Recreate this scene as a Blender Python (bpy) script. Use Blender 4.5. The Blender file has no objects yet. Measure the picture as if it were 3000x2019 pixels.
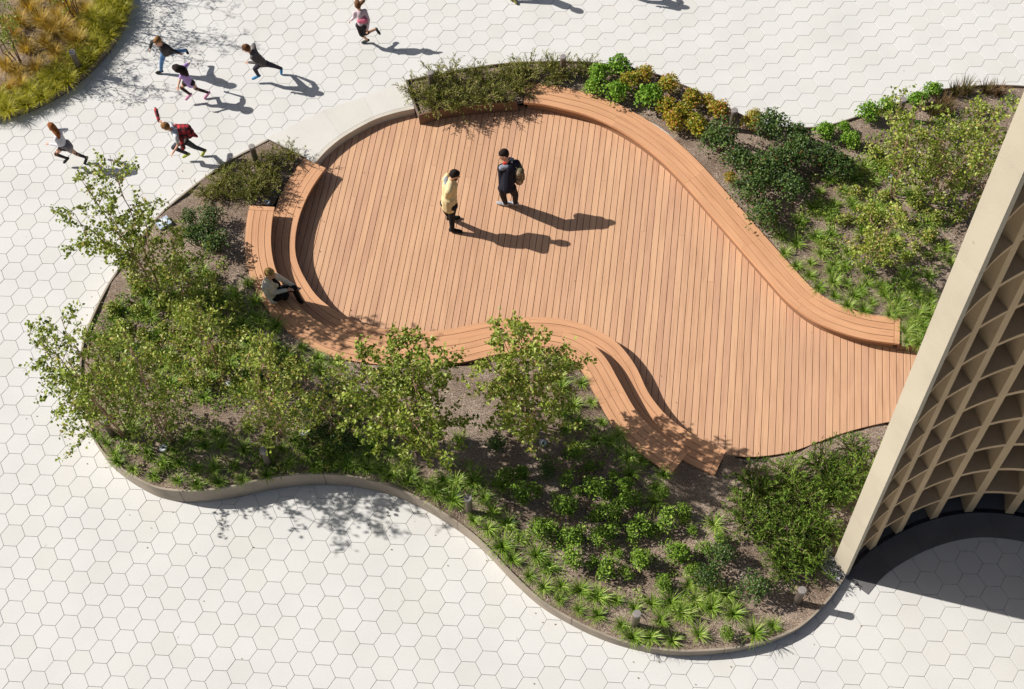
import bpy, math, random
import numpy as np
from mathutils import Vector, Matrix, Quaternion
from mathutils.geometry import delaunay_2d_cdt

random.seed(7)
RNG = np.random.default_rng(7)
scene = bpy.context.scene
C = scene.collection
R = math.radians

# ------------------------------------------------------------------ camera
CAM_H = 20.95746
FOCAL, PPX, PPY = 3843.508, 1288.967, 1036.829          # photograph pixels (3000 x 2019)
FW = np.array([0.0, 0.49664952, -0.86795118])
RT = np.array([0.99171946, -0.11146506, -0.06378132])
UP = np.array([0.12842319, 0.86076407, 0.49253700])
cam_data = bpy.data.cameras.new('camera')
cam_data.sensor_fit = 'HORIZONTAL'
cam_data.sensor_width = 36.0
cam_data.lens = 36.0 * FOCAL / 3000.0
cam_data.shift_x = (1500 - PPX) / 3000.0
cam_data.shift_y = (PPY - 1009.5) / 3000.0
cam_data.clip_start = 0.5
cam_data.clip_end = 2000
cam = bpy.data.objects.new('camera', cam_data)
C.objects.link(cam)
cam.matrix_world = Matrix([[RT[0], UP[0], -FW[0], 0], [RT[1], UP[1], -FW[1], 0], [RT[2], UP[2], -FW[2], CAM_H], [0, 0, 0, 1]])
scene.camera = cam

# ------------------------------------------------------------------ light
SUN_EL, SUN_AZ = R(38.5), R(-21.0)                        # elevation; heading in which the light travels
SUN_DIR = np.array([math.cos(SUN_AZ) * math.cos(SUN_EL), math.sin(SUN_AZ) * math.cos(SUN_EL), -math.sin(SUN_EL)])
world = bpy.data.worlds.new('World')
scene.world = world
world.use_nodes = True
wn = world.node_tree.nodes
sky = wn.new('ShaderNodeTexSky')
sky.sky_type = 'NISHITA'
sky.sun_disc = False
sky.sun_elevation = SUN_EL
sky.sun_rotation = math.atan2(-SUN_DIR[0], -SUN_DIR[1])
sky.air_density = 1.0
sky.dust_density = 2.5
sky.ozone_density = 0.8
bg = wn['Background']
world.node_tree.links.new(sky.outputs[0], bg.inputs[0])
bg.inputs[1].default_value = 0.052
sun_data = bpy.data.lights.new('sun', 'SUN')
sun_data.energy = 5.0
sun_data.angle = R(0.53)
sun_data.color = (1.0, 0.955, 0.895)
sun = bpy.data.objects.new('sun', sun_data)
C.objects.link(sun)
sun.rotation_euler = Vector(SUN_DIR).to_track_quat('-Z', 'Y').to_euler()
sun.location = (-20, 8, 30)
scene.view_settings.view_transform = 'Standard'
scene.view_settings.look = 'None'
scene.view_settings.exposure = 0.23
scene.view_settings.gamma = 1.0
scene.view_settings.use_curve_mapping = False
scene.render.engine = 'CYCLES'
scene.cycles.use_denoising = True
scene.cycles.max_bounces = 6
scene.cycles.diffuse_bounces = 3
scene.cycles.glossy_bounces = 2
scene.cycles.transmission_bounces = 4
scene.cycles.transparent_max_bounces = 6

# ------------------------------------------------------------------ helpers
def at(px, py, z=0.0):
    """A point of the place seen at photograph pixel (px, py), lying at height z."""
    d = FW + (px - PPX) / FOCAL * RT - (py - PPY) / FOCAL * UP
    t = (z - CAM_H) / d[2]
    return d * t + np.array([0, 0, CAM_H])

def pts(seq, z=0.0):
    return np.array([at(x, y, z) for x, y in seq])

def proj(P):
    P = np.atleast_2d(P)
    d = P - np.array([0, 0, CAM_H])
    w = d @ FW
    return np.stack([PPX + FOCAL * (d @ RT) / w, PPY - FOCAL * (d @ UP) / w], -1)

def zoomed(seq, ox, oy, s):
    return [(ox + x / s, oy + y / s) for x, y in seq]

def spline(P, step=0.06, closed=False):
    """Catmull-Rom through P, resampled evenly."""
    P = np.asarray(P, float)
    n = len(P)
    out = []
    segs = n if closed else n - 1
    for i in range(segs):
        if closed:
            a, b, c, d = P[(i - 1) % n], P[i], P[(i + 1) % n], P[(i + 2) % n]
        else:
            b, c = P[i], P[i + 1]
            a = P[i - 1] if i > 0 else 2 * b - c
            d = P[i + 2] if i + 2 < n else 2 * c - b
        def kn(p, q): return max(np.linalg.norm(q - p) ** 0.5, 1e-4)
        t0 = 0; t1 = t0 + kn(a, b); t2 = t1 + kn(b, c); t3 = t2 + kn(c, d)
        for t in np.linspace(t1, t2, 16, endpoint=False):
            A1 = (t1 - t) / (t1 - t0) * a + (t - t0) / (t1 - t0) * b
            A2 = (t2 - t) / (t2 - t1) * b + (t - t1) / (t2 - t1) * c
            A3 = (t3 - t) / (t3 - t2) * c + (t - t2) / (t3 - t2) * d
            B1 = (t2 - t) / (t2 - t0) * A1 + (t - t0) / (t2 - t0) * A2
            B2 = (t3 - t) / (t3 - t1) * A2 + (t - t1) / (t3 - t1) * A3
            out.append((t2 - t) / (t2 - t1) * B1 + (t - t1) / (t2 - t1) * B2)
    out.append(P[0] if closed else P[-1])
    return resample(np.array(out), step)

def resample(Q, step):
    L = np.r_[0, np.cumsum(np.linalg.norm(np.diff(Q, axis=0), axis=1))]
    m = max(2, int(round(L[-1] / step)) + 1)
    s = np.linspace(0, L[-1], m)
    return np.stack([np.interp(s, L, Q[:, k]) for k in range(Q.shape[1])], -1)

def smooth(Q, it=6):
    Q = Q.copy()
    for _ in range(it):
        Q[1:-1] = 0.25 * Q[:-2] + 0.5 * Q[1:-1] + 0.25 * Q[2:]
    return Q

def normals2(Q):
    T = np.gradient(Q[:, :2], axis=0)
    T /= np.linalg.norm(T, axis=1)[:, None] + 1e-9
    return np.stack([-T[:, 1], T[:, 0]], -1)             # left of travel

def inside(poly, P):
    """Vectorised point-in-polygon."""
    P = np.atleast_2d(P)
    x, y = P[:, 0], P[:, 1]
    x0, y0 = poly[:, 0], poly[:, 1]
    x1, y1 = np.roll(x0, -1), np.roll(y0, -1)
    r = np.zeros(len(P), bool)
    for a, b, c, d in zip(x0, y0, x1, y1):
        if b == d: continue
        k = ((b > y) != (d > y)) & (x < (c - a) * (y - b) / (d - b) + a)
        r ^= k
    return r

def dist_poly(poly, P):
    P = np.atleast_2d(P)[:, :2]
    best = np.full(len(P), 1e9)
    A = poly[:, :2]; B = np.roll(A, -1, axis=0)
    for a, b in zip(A, B):
        ab = b - a; l = ab @ ab
        if l < 1e-12: continue
        t = np.clip(((P - a) @ ab) / l, 0, 1)
        best = np.minimum(best, np.linalg.norm(P - a - t[:, None] * ab, axis=1))
    return best

def new_mesh(name, verts, faces, mats=None, fmat=None, uv=None, attr=None, smooth_faces=False):
    me = bpy.data.meshes.new(name)
    me.from_pydata([tuple(map(float, v)) for v in verts], [], [tuple(int(i) for i in f) for f in faces])
    for m in (mats or []): me.materials.append(m)
    if fmat is not None: me.polygons.foreach_set('material_index', np.asarray(fmat, np.int32))
    if smooth_faces: me.polygons.foreach_set('use_smooth', np.ones(len(me.polygons), bool))
    if uv is not None:
        l = me.uv_layers.new(name='UVMap')
        vi = np.zeros(len(me.loops), np.int32); me.loops.foreach_get('vertex_index', vi)
        l.data.foreach_set('uv', np.asarray(uv, np.float32)[vi].ravel())
    if attr is not None:
        a = me.attributes.new('tone', 'FLOAT', 'POINT')
        a.data.foreach_set('value', np.asarray(attr, np.float32))
    me.update()
    return me

def obj(name, me, parent=None, loc=None, rotz=0.0, scale=1.0):
    o = bpy.data.objects.new(name, me)
    C.objects.link(o)
    if parent is not None: o.parent = parent
    if loc is not None: o.location = tuple(map(float, loc))
    if rotz: o.rotation_euler = (0, 0, rotz)
    if scale != 1.0: o.scale = (scale, scale, scale) if not isinstance(scale, tuple) else scale
    return o

def tag(o, label=None, cat=None, group=None, kind=None):
    if label: o['label'] = label
    if cat: o['category'] = cat
    if group: o['group'] = group
    if kind: o['kind'] = kind
    return o

def thing(name, label, cat, loc=(0, 0, 0), group=None, rotz=0.0):
    o = bpy.data.objects.new(name, None)
    o.empty_display_size = 0.2
    C.objects.link(o)
    o.location = tuple(map(float, loc))
    o.rotation_euler = (0, 0, rotz)
    return tag(o, label, cat, group)

def local(V, parent):
    return np.asarray(V, float) - np.array(parent.location)

def sweep(curve, n2, a, b, z0, z1, lean=None):
    """Closed box section swept along a 3-D curve: from offset a to b along n2, from z0 to z1 (scalars or per-point arrays)."""
    m = len(curve)
    z0 = np.broadcast_to(z0, (m,)); z1 = np.broadcast_to(z1, (m,))
    a = np.broadcast_to(a, (m,)); b = np.broadcast_to(b, (m,))
    L = np.r_[0, np.cumsum(np.linalg.norm(np.diff(curve[:, :2], axis=0), axis=1))]
    V, F, U = [], [], []
    for i in range(m):
        p = curve[i, :2]; n = n2[i]
        for off, z in ((a[i], z0[i]), (b[i], z0[i]), (b[i], z1[i]), (a[i], z1[i])):
            q = p + n * off
            V.append((q[0], q[1], z)); U.append((L[i], off + (0 if z == z1[i] else z - z1[i])))
    for i in range(m - 1):
        k = 4 * i
        for j in range(4):
            F.append((k + j, k + (j + 1) % 4, k + 4 + (j + 1) % 4, k + 4 + j))
    F.append((3, 2, 1, 0)); k = 4 * (m - 1); F.append((k, k + 1, k + 2, k + 3))
    return V, F, U

def prism(poly, z0, z1):
    """Extruded polygon (list of xy), top as one n-gon."""
    n = len(poly)
    V = [(p[0], p[1], z1) for p in poly] + [(p[0], p[1], z0) for p in poly]
    F = [tuple(range(n))] + [(i, i + n, (i + 1) % n + n, (i + 1) % n) for i in range(n)]
    a = sum(poly[i][0] * poly[(i + 1) % n][1] - poly[(i + 1) % n][0] * poly[i][1] for i in range(n))
    if a < 0: F = [tuple(reversed(f)) for f in F]
    return V, F

def cdt_area(outer, holes=(), grid=None, jitter=0.35):
    """Triangulate a polygon with holes; grid = inner point spacing. Returns xy, faces."""
    P = [np.asarray(outer)[:, :2]] + [np.asarray(h)[:, :2] for h in holes]
    co, ed = [], []
    for ring in P:
        k = len(co); n = len(ring)
        co += [Vector((float(a), float(b))) for a, b in ring]
        ed += [(k + i, k + (i + 1) % n) for i in range(n)]
    if grid:
        o = P[0]
        x0, y0 = o.min(0); x1, y1 = o.max(0)
        gx, gy = np.meshgrid(np.arange(x0, x1, grid), np.arange(y0, y1, grid))
        g = np.stack([gx.ravel(), gy.ravel()], -1) + RNG.uniform(-jitter, jitter, (gx.size, 2)) * grid
        k = inside(o, g)
        for h in P[1:]: k &= ~inside(h, g)
        g = g[k]
        if len(g): g = g[dist_poly(o, g) > grid * 0.4]
        co += [Vector((float(a), float(b))) for a, b in g]
    v, e, f, *_ = delaunay_2d_cdt(co, ed, [], 0, 1e-5)
    v = np.array([(q.x, q.y) for q in v]); f = np.array([t for t in f if len(t) == 3])
    c = v[f].mean(1)
    k = inside(P[0], c)
    for h in P[1:]: k &= ~inside(h, c)
    return v, f[k]

def tube(path, radii, sides=6):
    path = np.asarray(path, float)
    V, F = [], []
    T = np.gradient(path, axis=0)
    ref = np.array([0.3, 0.2, 1.0])
    for i, p in enumerate(path):
        t = T[i] / (np.linalg.norm(T[i]) + 1e-9)
        x = np.cross(t, ref); x /= np.linalg.norm(x) + 1e-9
        y = np.cross(t, x)
        for k in range(sides):
            a = 2 * math.pi * k / sides
            V.append(p + radii[i] * (math.cos(a) * x + math.sin(a) * y))
    for i in range(len(path) - 1):
        for k in range(sides):
            F.append((i * sides + k, i * sides + (k + 1) % sides, (i + 1) * sides + (k + 1) % sides, (i + 1) * sides + k))
    F.append(tuple(range(sides))[::-1]); F.append(tuple(range((len(path) - 1) * sides, len(path) * sides)))
    return V, F

def lathe(profile, sides=24):
    V, F = [], []
    for r, z in profile:
        for k in range(sides):
            a = 2 * math.pi * k / sides
            V.append((r * math.cos(a), r * math.sin(a), z))
    n = len(profile)
    for i in range(n - 1):
        for k in range(sides):
            F.append((i * sides + k, i * sides + (k + 1) % sides, (i + 1) * sides + (k + 1) % sides, (i + 1) * sides + k))
    F.append(tuple(range(sides))[::-1]); F.append(tuple(range((n - 1) * sides, n * sides)))
    return V, F

class Acc:
    """Collects verts and faces of one mesh."""
    def __init__(s): s.v, s.f, s.m, s.t, s.n = [], [], [], [], 0
    def add(s, V, F, mat=0, tone=0.5):
        V = np.asarray(V, float).reshape(-1, 3)
        s.v.append(V); s.f += [tuple(int(i) + s.n for i in f) for f in F]
        s.m += [mat] * len(F)
        s.t.append(np.full(len(V), tone) if np.isscalar(tone) else np.asarray(tone))
        s.n += len(V)
    def mesh(s, name, mats, smooth_faces=False):
        return new_mesh(name, np.concatenate(s.v), s.f, mats, s.m, attr=np.concatenate(s.t), smooth_faces=smooth_faces)

# ------------------------------------------------------------------ materials
def mat_new(name):
    m = bpy.data.materials.new(name)
    m.use_nodes = True
    nt = m.node_tree
    return m, nt, nt.nodes['Principled BSDF'], nt.nodes['Material Output']

def N(nt, t, **kw):
    n = nt.nodes.new(t)
    for k, v in kw.items():
        if k.startswith('i_'): n.inputs[k[2:].replace('_', ' ')].default_value = v
        else: setattr(n, k, v)
    return n

def ramp(nt, cols, fac, pos=None):
    r = nt.nodes.new('ShaderNodeValToRGB')
    e = r.color_ramp.elements
    n = len(cols)
    while len(e) < n: e.new(0.5)
    for i, c in enumerate(cols):
        e[i].position = pos[i] if pos else i / (n - 1)
        e[i].color = (*c, 1)
    if fac is not None: nt.links.new(fac, r.inputs[0])
    return r

def math_node(nt, op, a, b=None):
    n = nt.nodes.new('ShaderNodeMath'); n.operation = op
    for i, x in enumerate((a, b)):
        if x is None: continue
        if isinstance(x, (int, float)): n.inputs[i].default_value = x
        else: nt.links.new(x, n.inputs[i])
    return n.outputs[0]

def mix_rgb(nt, a, b, fac, blend='MIX'):
    n = nt.nodes.new('ShaderNodeMix'); n.data_type = 'RGBA'; n.blend_type = blend
    for i, x in ((0, fac), (6, a), (7, b)):
        if isinstance(x, (int, float)): n.inputs[i].default_value = x
        elif isinstance(x, tuple): n.inputs[i].default_value = (*x, 1) if len(x) == 3 else x
        else: nt.links.new(x, n.inputs[i])
    return n.outputs[2]

def bump(nt, bs, height, strength=0.3, dist=0.02):
    b = nt.nodes.new('ShaderNodeBump')
    b.inputs['Strength'].default_value = strength
    b.inputs['Distance'].default_value = dist
    nt.links.new(height, b.inputs['Height'])
    nt.links.new(b.outputs[0], bs.inputs['Normal'])

def plain(name, col, rough=0.6, metal=0.0, noise=0.12, scale=30.0, bumpy=0.0, spec=0.5):
    m, nt, bs, out = mat_new(name)
    tc = N(nt, 'ShaderNodeTexCoord')
    nz = N(nt, 'ShaderNodeTexNoise'); nz.inputs['Scale'].default_value = scale; nz.inputs['Detail'].default_value = 4
    nt.links.new(tc.outputs['Object'], nz.inputs['Vector'])
    lo = tuple(max(0, c * (1 - noise)) for c in col); hi = tuple(min(1, c * (1 + noise)) for c in col)
    r = ramp(nt, [lo, hi], nz.outputs['Fac'], [0.3, 0.7])
    nt.links.new(r.outputs[0], bs.inputs['Base Color'])
    bs.inputs['Roughness'].default_value = rough
    bs.inputs['Metallic'].default_value = metal
    bs.inputs['Specular IOR Level'].default_value = spec
    if bumpy: bump(nt, bs, nz.outputs['Fac'], bumpy, 0.01)
    return m

def concrete(name, cols, rough=0.8, scale=2.0, stain=0.1, seed_obj=True, warm=None):
    """Cast concrete: per-piece tone, broad cloudiness, fine speckle."""
    m, nt, bs, out = mat_new(name)
    geo = N(nt, 'ShaderNodeNewGeometry'); oi = N(nt, 'ShaderNodeObjectInfo')
    at_ = N(nt, 'ShaderNodeAttribute'); at_.attribute_name = 'tone'
    rnd = math_node(nt, 'FRACT', math_node(nt, 'ADD', oi.outputs['Random'], at_.outputs['Fac']))
    base = ramp(nt, cols, rnd)
    n1 = N(nt, 'ShaderNodeTexNoise'); n1.inputs['Scale'].default_value = scale; n1.inputs['Detail'].default_value = 5
    n2 = N(nt, 'ShaderNodeTexNoise'); n2.inputs['Scale'].default_value = 60; n2.inputs['Detail'].default_value = 6
    for n in (n1, n2): nt.links.new(geo.outputs['Position'], n.inputs['Vector'])
    d1 = ramp(nt, [(1 - stain,) * 3, (1, 1, 1)], n1.outputs['Fac'], [0.3, 0.6])
    d2 = ramp(nt, [(0.945, 0.945, 0.94), (1, 1, 1)], n2.outputs['Fac'], [0.35, 0.6])
    c = mix_rgb(nt, base.outputs[0], d1.outputs[0], 1.0, 'MULTIPLY')
    c = mix_rgb(nt, c, d2.outputs[0], 1.0, 'MULTIPLY')
    sp = N(nt, 'ShaderNodeTexVoronoi'); sp.inputs['Scale'].default_value = 1.7
    nt.links.new(geo.outputs['Position'], sp.inputs['Vector'])
    spot = ramp(nt, [(0.72, 0.70, 0.66), (1, 1, 1)], sp.outputs['Distance'], [0.012, 0.05])
    c = mix_rgb(nt, c, spot.outputs[0], 0.8, 'MULTIPLY')
    nt.links.new(c, bs.inputs['Base Color'])
    bs.inputs['Roughness'].default_value = rough
    bs.inputs['Specular IOR Level'].default_value = 0.3
    bump(nt, bs, n2.outputs['Fac'], 0.12, 0.004)
    return m

def wood(name, cols, dark=(0.25, 0.11, 0.06)):
    """Oiled hardwood: tone per board, grain running along UV u."""
    m, nt, bs, out = mat_new(name)
    uv = N(nt, 'ShaderNodeUVMap'); oi = N(nt, 'ShaderNodeObjectInfo')
    comb = N(nt, 'ShaderNodeCombineXYZ')
    sep = N(nt, 'ShaderNodeSeparateXYZ'); nt.links.new(uv.outputs[0], sep.inputs[0])
    nt.links.new(math_node(nt, 'MULTIPLY', sep.outputs[0], 1.3), comb.inputs[0])
    nt.links.new(math_node(nt, 'MULTIPLY', sep.outputs[1], 42.0), comb.inputs[1])
    nt.links.new(math_node(nt, 'MULTIPLY', oi.outputs['Random'], 91.0), comb.inputs[2])
    g = N(nt, 'ShaderNodeTexNoise'); g.inputs['Scale'].default_value = 1.0; g.inputs['Detail'].default_value = 5; g.inputs['Distortion'].default_value = 0.4
    nt.links.new(comb.outputs[0], g.inputs['Vector'])
    comb2 = N(nt, 'ShaderNodeCombineXYZ')
    nt.links.new(math_node(nt, 'MULTIPLY', sep.outputs[0], 0.9), comb2.inputs[0])
    nt.links.new(math_node(nt, 'MULTIPLY', sep.outputs[1], 4.0), comb2.inputs[1])
    nt.links.new(math_node(nt, 'MULTIPLY', oi.outputs['Random'], 37.0), comb2.inputs[2])
    g2 = N(nt, 'ShaderNodeTexNoise'); g2.inputs['Scale'].default_value = 1.0; g2.inputs['Detail'].default_value = 3
    nt.links.new(comb2.outputs[0], g2.inputs['Vector'])
    base = ramp(nt, cols, oi.outputs['Random'])
    st = ramp(nt, [(0.78, 0.73, 0.70), (1, 1, 1), (1.0, 1.0, 1.0)], g.outputs['Fac'], [0.28, 0.50, 1.0])
    pt = ramp(nt, [(0.88, 0.84, 0.84), (1.04, 1.02, 1.0)], g2.outputs['Fac'], [0.35, 0.65])
    c = mix_rgb(nt, base.outputs[0], st.outputs[0], 0.85, 'MULTIPLY')
    c = mix_rgb(nt, c, pt.outputs[0], 0.8, 'MULTIPLY')
    nt.links.new(c, bs.inputs['Base Color'])
    bs.inputs['Roughness'].default_value = 0.62
    bs.inputs['Specular IOR Level'].default_value = 0.3
    bump(nt, bs, g.outputs['Fac'], 0.15, 0.003)
    return m

def leaf(name, cols, trans=0.35, rough=0.45, spec=0.4, vary=0.25):
    """Foliage: tone per leaf (point attribute), slight shift per plant, light passing through."""
    m, nt, bs, out = mat_new(name)
    a = N(nt, 'ShaderNodeAttribute'); a.attribute_name = 'tone'
    oi = N(nt, 'ShaderNodeObjectInfo')
    f = math_node(nt, 'ADD', a.outputs['Fac'], math_node(nt, 'MULTIPLY', math_node(nt, 'SUBTRACT', oi.outputs['Random'], 0.5), vary))
    r = ramp(nt, cols, f)
    nt.links.new(r.outputs[0], bs.inputs['Base Color'])
    bs.inputs['Roughness'].default_value = rough
    bs.inputs['Specular IOR Level'].default_value = spec
    tr = N(nt, 'ShaderNodeBsdfTranslucent')
    tc = mix_rgb(nt, r.outputs[0], (1.0, 1.0, 0.45), 1.0, 'MULTIPLY')
    nt.links.new(tc, tr.inputs[0])
    mx = N(nt, 'ShaderNodeMixShader'); mx.inputs[0].default_value = trans
    nt.links.new(bs.outputs[0], mx.inputs[1]); nt.links.new(tr.outputs[0], mx.inputs[2])
    nt.links.new(mx.outputs[0], out.inputs[0])
    return m

def mulch_mat():
    m, nt, bs, out = mat_new('bark_mulch')
    geo = N(nt, 'ShaderNodeNewGeometry')
    v = N(nt, 'ShaderNodeTexVoronoi'); v.inputs['Scale'].default_value = 42; v.inputs['Randomness'].default_value = 1
    mp = N(nt, 'ShaderNodeMapping'); mp.inputs['Scale'].default_value = (1, 0.55, 1); mp.inputs['Rotation'].default_value = (0, 0, 0.7)
    wv = N(nt, 'ShaderNodeTexNoise'); wv.inputs['Scale'].default_value = 9; wv.inputs['Detail'].default_value = 3
    nt.links.new(geo.outputs['Position'], wv.inputs['Vector'])
    va = N(nt, 'ShaderNodeVectorMath'); va.operation = 'ADD'
    nt.links.new(geo.outputs['Position'], va.inputs[0]); nt.links.new(wv.outputs['Color'], va.inputs[1])
    nt.links.new(va.outputs[0], mp.inputs['Vector']); nt.links.new(mp.outputs[0], v.inputs['Vector'])
    sepc = N(nt, 'ShaderNodeSeparateColor'); nt.links.new(v.outputs['Color'], sepc.inputs[0])
    chips = ramp(nt, [(0.10, 0.072, 0.056), (0.32, 0.245, 0.19), (0.48, 0.385, 0.305), (0.76, 0.65, 0.54)], sepc.outputs[0], [0.0, 0.35, 0.75, 1.0])
    n1 = N(nt, 'ShaderNodeTexNoise'); n1.inputs['Scale'].default_value = 1.6; n1.inputs['Detail'].default_value = 4
    nt.links.new(geo.outputs['Position'], n1.inputs['Vector'])
    pt = ramp(nt, [(0.72, 0.66, 0.62), (1.1, 1.07, 1.05)], n1.outputs['Fac'], [0.35, 0.65])
    c = mix_rgb(nt, chips.outputs[0], pt.outputs[0], 1.0, 'MULTIPLY')
    nt.links.new(c, bs.inputs['Base Color'])
    bs.inputs['Roughness'].default_value = 0.95
    bs.inputs['Specular IOR Level'].default_value = 0.15
    bump(nt, bs, sepc.outputs[1], 0.9, 0.03)
    return m

M = {}
M['tile'] = concrete('white_concrete_tile', [(0.632, 0.622, 0.588), (0.660, 0.653, 0.627), (0.648, 0.642, 0.619), (0.664, 0.658, 0.635), (0.638, 0.626, 0.588)], stain=0.055, scale=0.9)
M['grout'] = plain('grey_joint_sand', (0.45, 0.43, 0.385), 0.95, noise=0.2, scale=8)
M['slab'] = concrete('cream_concrete_slab', [(0.62, 0.60, 0.545), (0.645, 0.628, 0.59)], stain=0.06)
M['step'] = concrete('beige_concrete_step', [(0.60, 0.555, 0.48), (0.63, 0.585, 0.51)], stain=0.15)
M['kerb'] = concrete('taupe_concrete_kerb', [(0.36, 0.30, 0.235), (0.39, 0.33, 0.26)], stain=0.2, scale=3)
M['board'] = plain('shade_darkened_board', (0.17, 0.095, 0.058), 0.7, noise=0.2, scale=5)  # brown wood darkened to put the north board's shade into its colour
M['kerb_dark'] = plain('brown_metal_edging', (0.16, 0.125, 0.10), 0.6, noise=0.25, scale=6)
M['deck'] = wood('deck_hardwood', [(0.572, 0.343, 0.21), (0.612, 0.376, 0.228), (0.556, 0.332, 0.213), (0.625, 0.389, 0.236), (0.585, 0.353, 0.217)])
M['bench'] = wood('bench_hardwood', [(0.60, 0.328, 0.178), (0.632, 0.352, 0.193), (0.614, 0.338, 0.185)])
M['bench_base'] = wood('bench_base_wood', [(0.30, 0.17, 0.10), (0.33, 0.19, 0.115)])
M['under'] = plain('dark_gap_sheet', (0.03, 0.024, 0.02), 0.95)  # near-black sheet: shade under boards and benches put into the colour
M['mulch'] = mulch_mat()
M['stone'] = concrete('cream_precast_stone', [(0.545, 0.485, 0.375), (0.585, 0.52, 0.402), (0.56, 0.50, 0.388)], stain=0.12, scale=1.2)
M['lattice'] = concrete('tan_precast_lattice', [(0.68, 0.50, 0.30), (0.72, 0.53, 0.32)], stain=0.15, scale=1.5)
M['granite'] = concrete('charcoal_granite', [(0.155, 0.15, 0.155), (0.20, 0.195, 0.20), (0.175, 0.17, 0.172)], stain=0.2)
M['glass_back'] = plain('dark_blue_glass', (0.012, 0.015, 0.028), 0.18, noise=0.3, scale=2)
M['bollard'] = plain('bronze_brown_metal', (0.16, 0.13, 0.105), 0.45, 0.3, noise=0.1)
M['bollard_top'] = plain('grey_bollard_cap', (0.27, 0.245, 0.23), 0.55, 0.1)
M['steel'] = plain('stainless_steel', (0.62, 0.63, 0.65), 0.28, 0.85)
M['lamp_glass'] = plain('frosted_lamp_glass', (0.72, 0.76, 0.80), 0.12, noise=0.05)
M['lamp_dark'] = plain('lamp_reflector', (0.09, 0.10, 0.10), 0.3, 0.4)
M['bark'] = plain('birch_bark', (0.34, 0.21, 0.14), 0.85, noise=0.5, scale=14)
M['twig'] = plain('brown_twig', (0.15, 0.095, 0.06), 0.9, noise=0.3)
M['birch_leaf'] = leaf('birch_leaf', [(0.085, 0.13, 0.012), (0.185, 0.25, 0.025), (0.30, 0.375, 0.052), (0.45, 0.49, 0.14), (0.44, 0.33, 0.08)], 0.24, 0.42, 0.34, 0.15)
M['liriope'] = leaf('strappy_leaf', [(0.06, 0.135, 0.011), (0.145, 0.27, 0.02), (0.27, 0.40, 0.05), (0.50, 0.57, 0.18)], 0.2, 0.45, 0.3)
M['box'] = leaf('small_shrub_leaf', [(0.05, 0.105, 0.01), (0.125, 0.235, 0.02), (0.22, 0.35, 0.04), (0.35, 0.45, 0.085)], 0.22, 0.45, 0.28)
M['holly'] = leaf('holly_leaf', [(0.022, 0.05, 0.012), (0.052, 0.10, 0.02), (0.09, 0.155, 0.032), (0.15, 0.215, 0.055)], 0.15, 0.45, 0.28)
M['juniper'] = leaf('juniper_needle', [(0.03, 0.065, 0.008), (0.09, 0.165, 0.018), (0.17, 0.27, 0.034), (0.28, 0.37, 0.075)], 0.18, 0.6, 0.15, 0.55)
M['juniper_olive'] = leaf('olive_juniper_needle', [(0.085, 0.105, 0.024), (0.175, 0.20, 0.045), (0.28, 0.295, 0.075), (0.40, 0.37, 0.12)], 0.18, 0.6, 0.15)
M['bright'] = leaf('bright_green_leaf', [(0.075, 0.18, 0.014), (0.15, 0.30, 0.024), (0.24, 0.42, 0.045), (0.36, 0.52, 0.09)], 0.25, 0.5, 0.22)
M['gold'] = leaf('yellow_orange_leaf', [(0.13, 0.20, 0.022), (0.27, 0.31, 0.03), (0.42, 0.38, 0.04), (0.50, 0.34, 0.04), (0.48, 0.18, 0.05)], 0.3, 0.45, 0.4)
M['heather'] = leaf('heather_sprig', [(0.06, 0.085, 0.02), (0.12, 0.12, 0.035), (0.24, 0.14, 0.07), (0.30, 0.17, 0.11)], 0.2, 0.6, 0.2)
M['grass_green'] = leaf('yellow_green_grass', [(0.19, 0.20, 0.010), (0.38, 0.37, 0.018), (0.55, 0.51, 0.04), (0.68, 0.62, 0.14)], 0.35, 0.5, 0.3)
M['grass_gold'] = leaf('golden_grass', [(0.28, 0.17, 0.02), (0.50, 0.32, 0.045), (0.64, 0.45, 0.09), (0.74, 0.60, 0.24)], 0.35, 0.55, 0.3)
M['pebble'] = leaf('grey_white_pebble', [(0.05, 0.05, 0.055), (0.16, 0.16, 0.165), (0.45, 0.45, 0.45), (0.75, 0.75, 0.75)], 0.0, 0.7, 0.3)
# ------------------------------------------------------------------ traced lines of the place
ZD, ZL, ZU, ZR = -0.18, 0.09, 0.36, 0.10                 # deck, lower bench, upper bench, north bench
ARC = [(925.4, 475.2), (957.6, 440.4), (996.3, 408.2), (1034.9, 383.7), (1099.3, 350.2), (1163.7, 329.6), (1214, 319.0)]
NWALL = [(1229.9, 361.8), (1278.8, 351.5), (1356, 338.7), (1433.4, 328.4), (1510.7, 324.5), (1545, 325.5)]
RBASE = [(1588, 331), (1678, 351.5), (1731, 363), (1782, 384), (1867.5, 427.8), (1919, 466.4), (1983.4, 528.2), (2035, 587.5),
         (2101.9, 659), (2200, 774.5), (2256.7, 845.3), (2313.4, 904.6), (2390.6, 958.7), (2470.5, 996), (2547.8, 1017.9), (2638, 1028.2), (2689.5, 1031)]
SEDGE = [(2127.6, 1331), (2176.6, 1338.5), (2215, 1338), (2317, 1323.6), (2407, 1291), (2485, 1264), (2600, 1236), (2640, 1231)]
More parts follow.
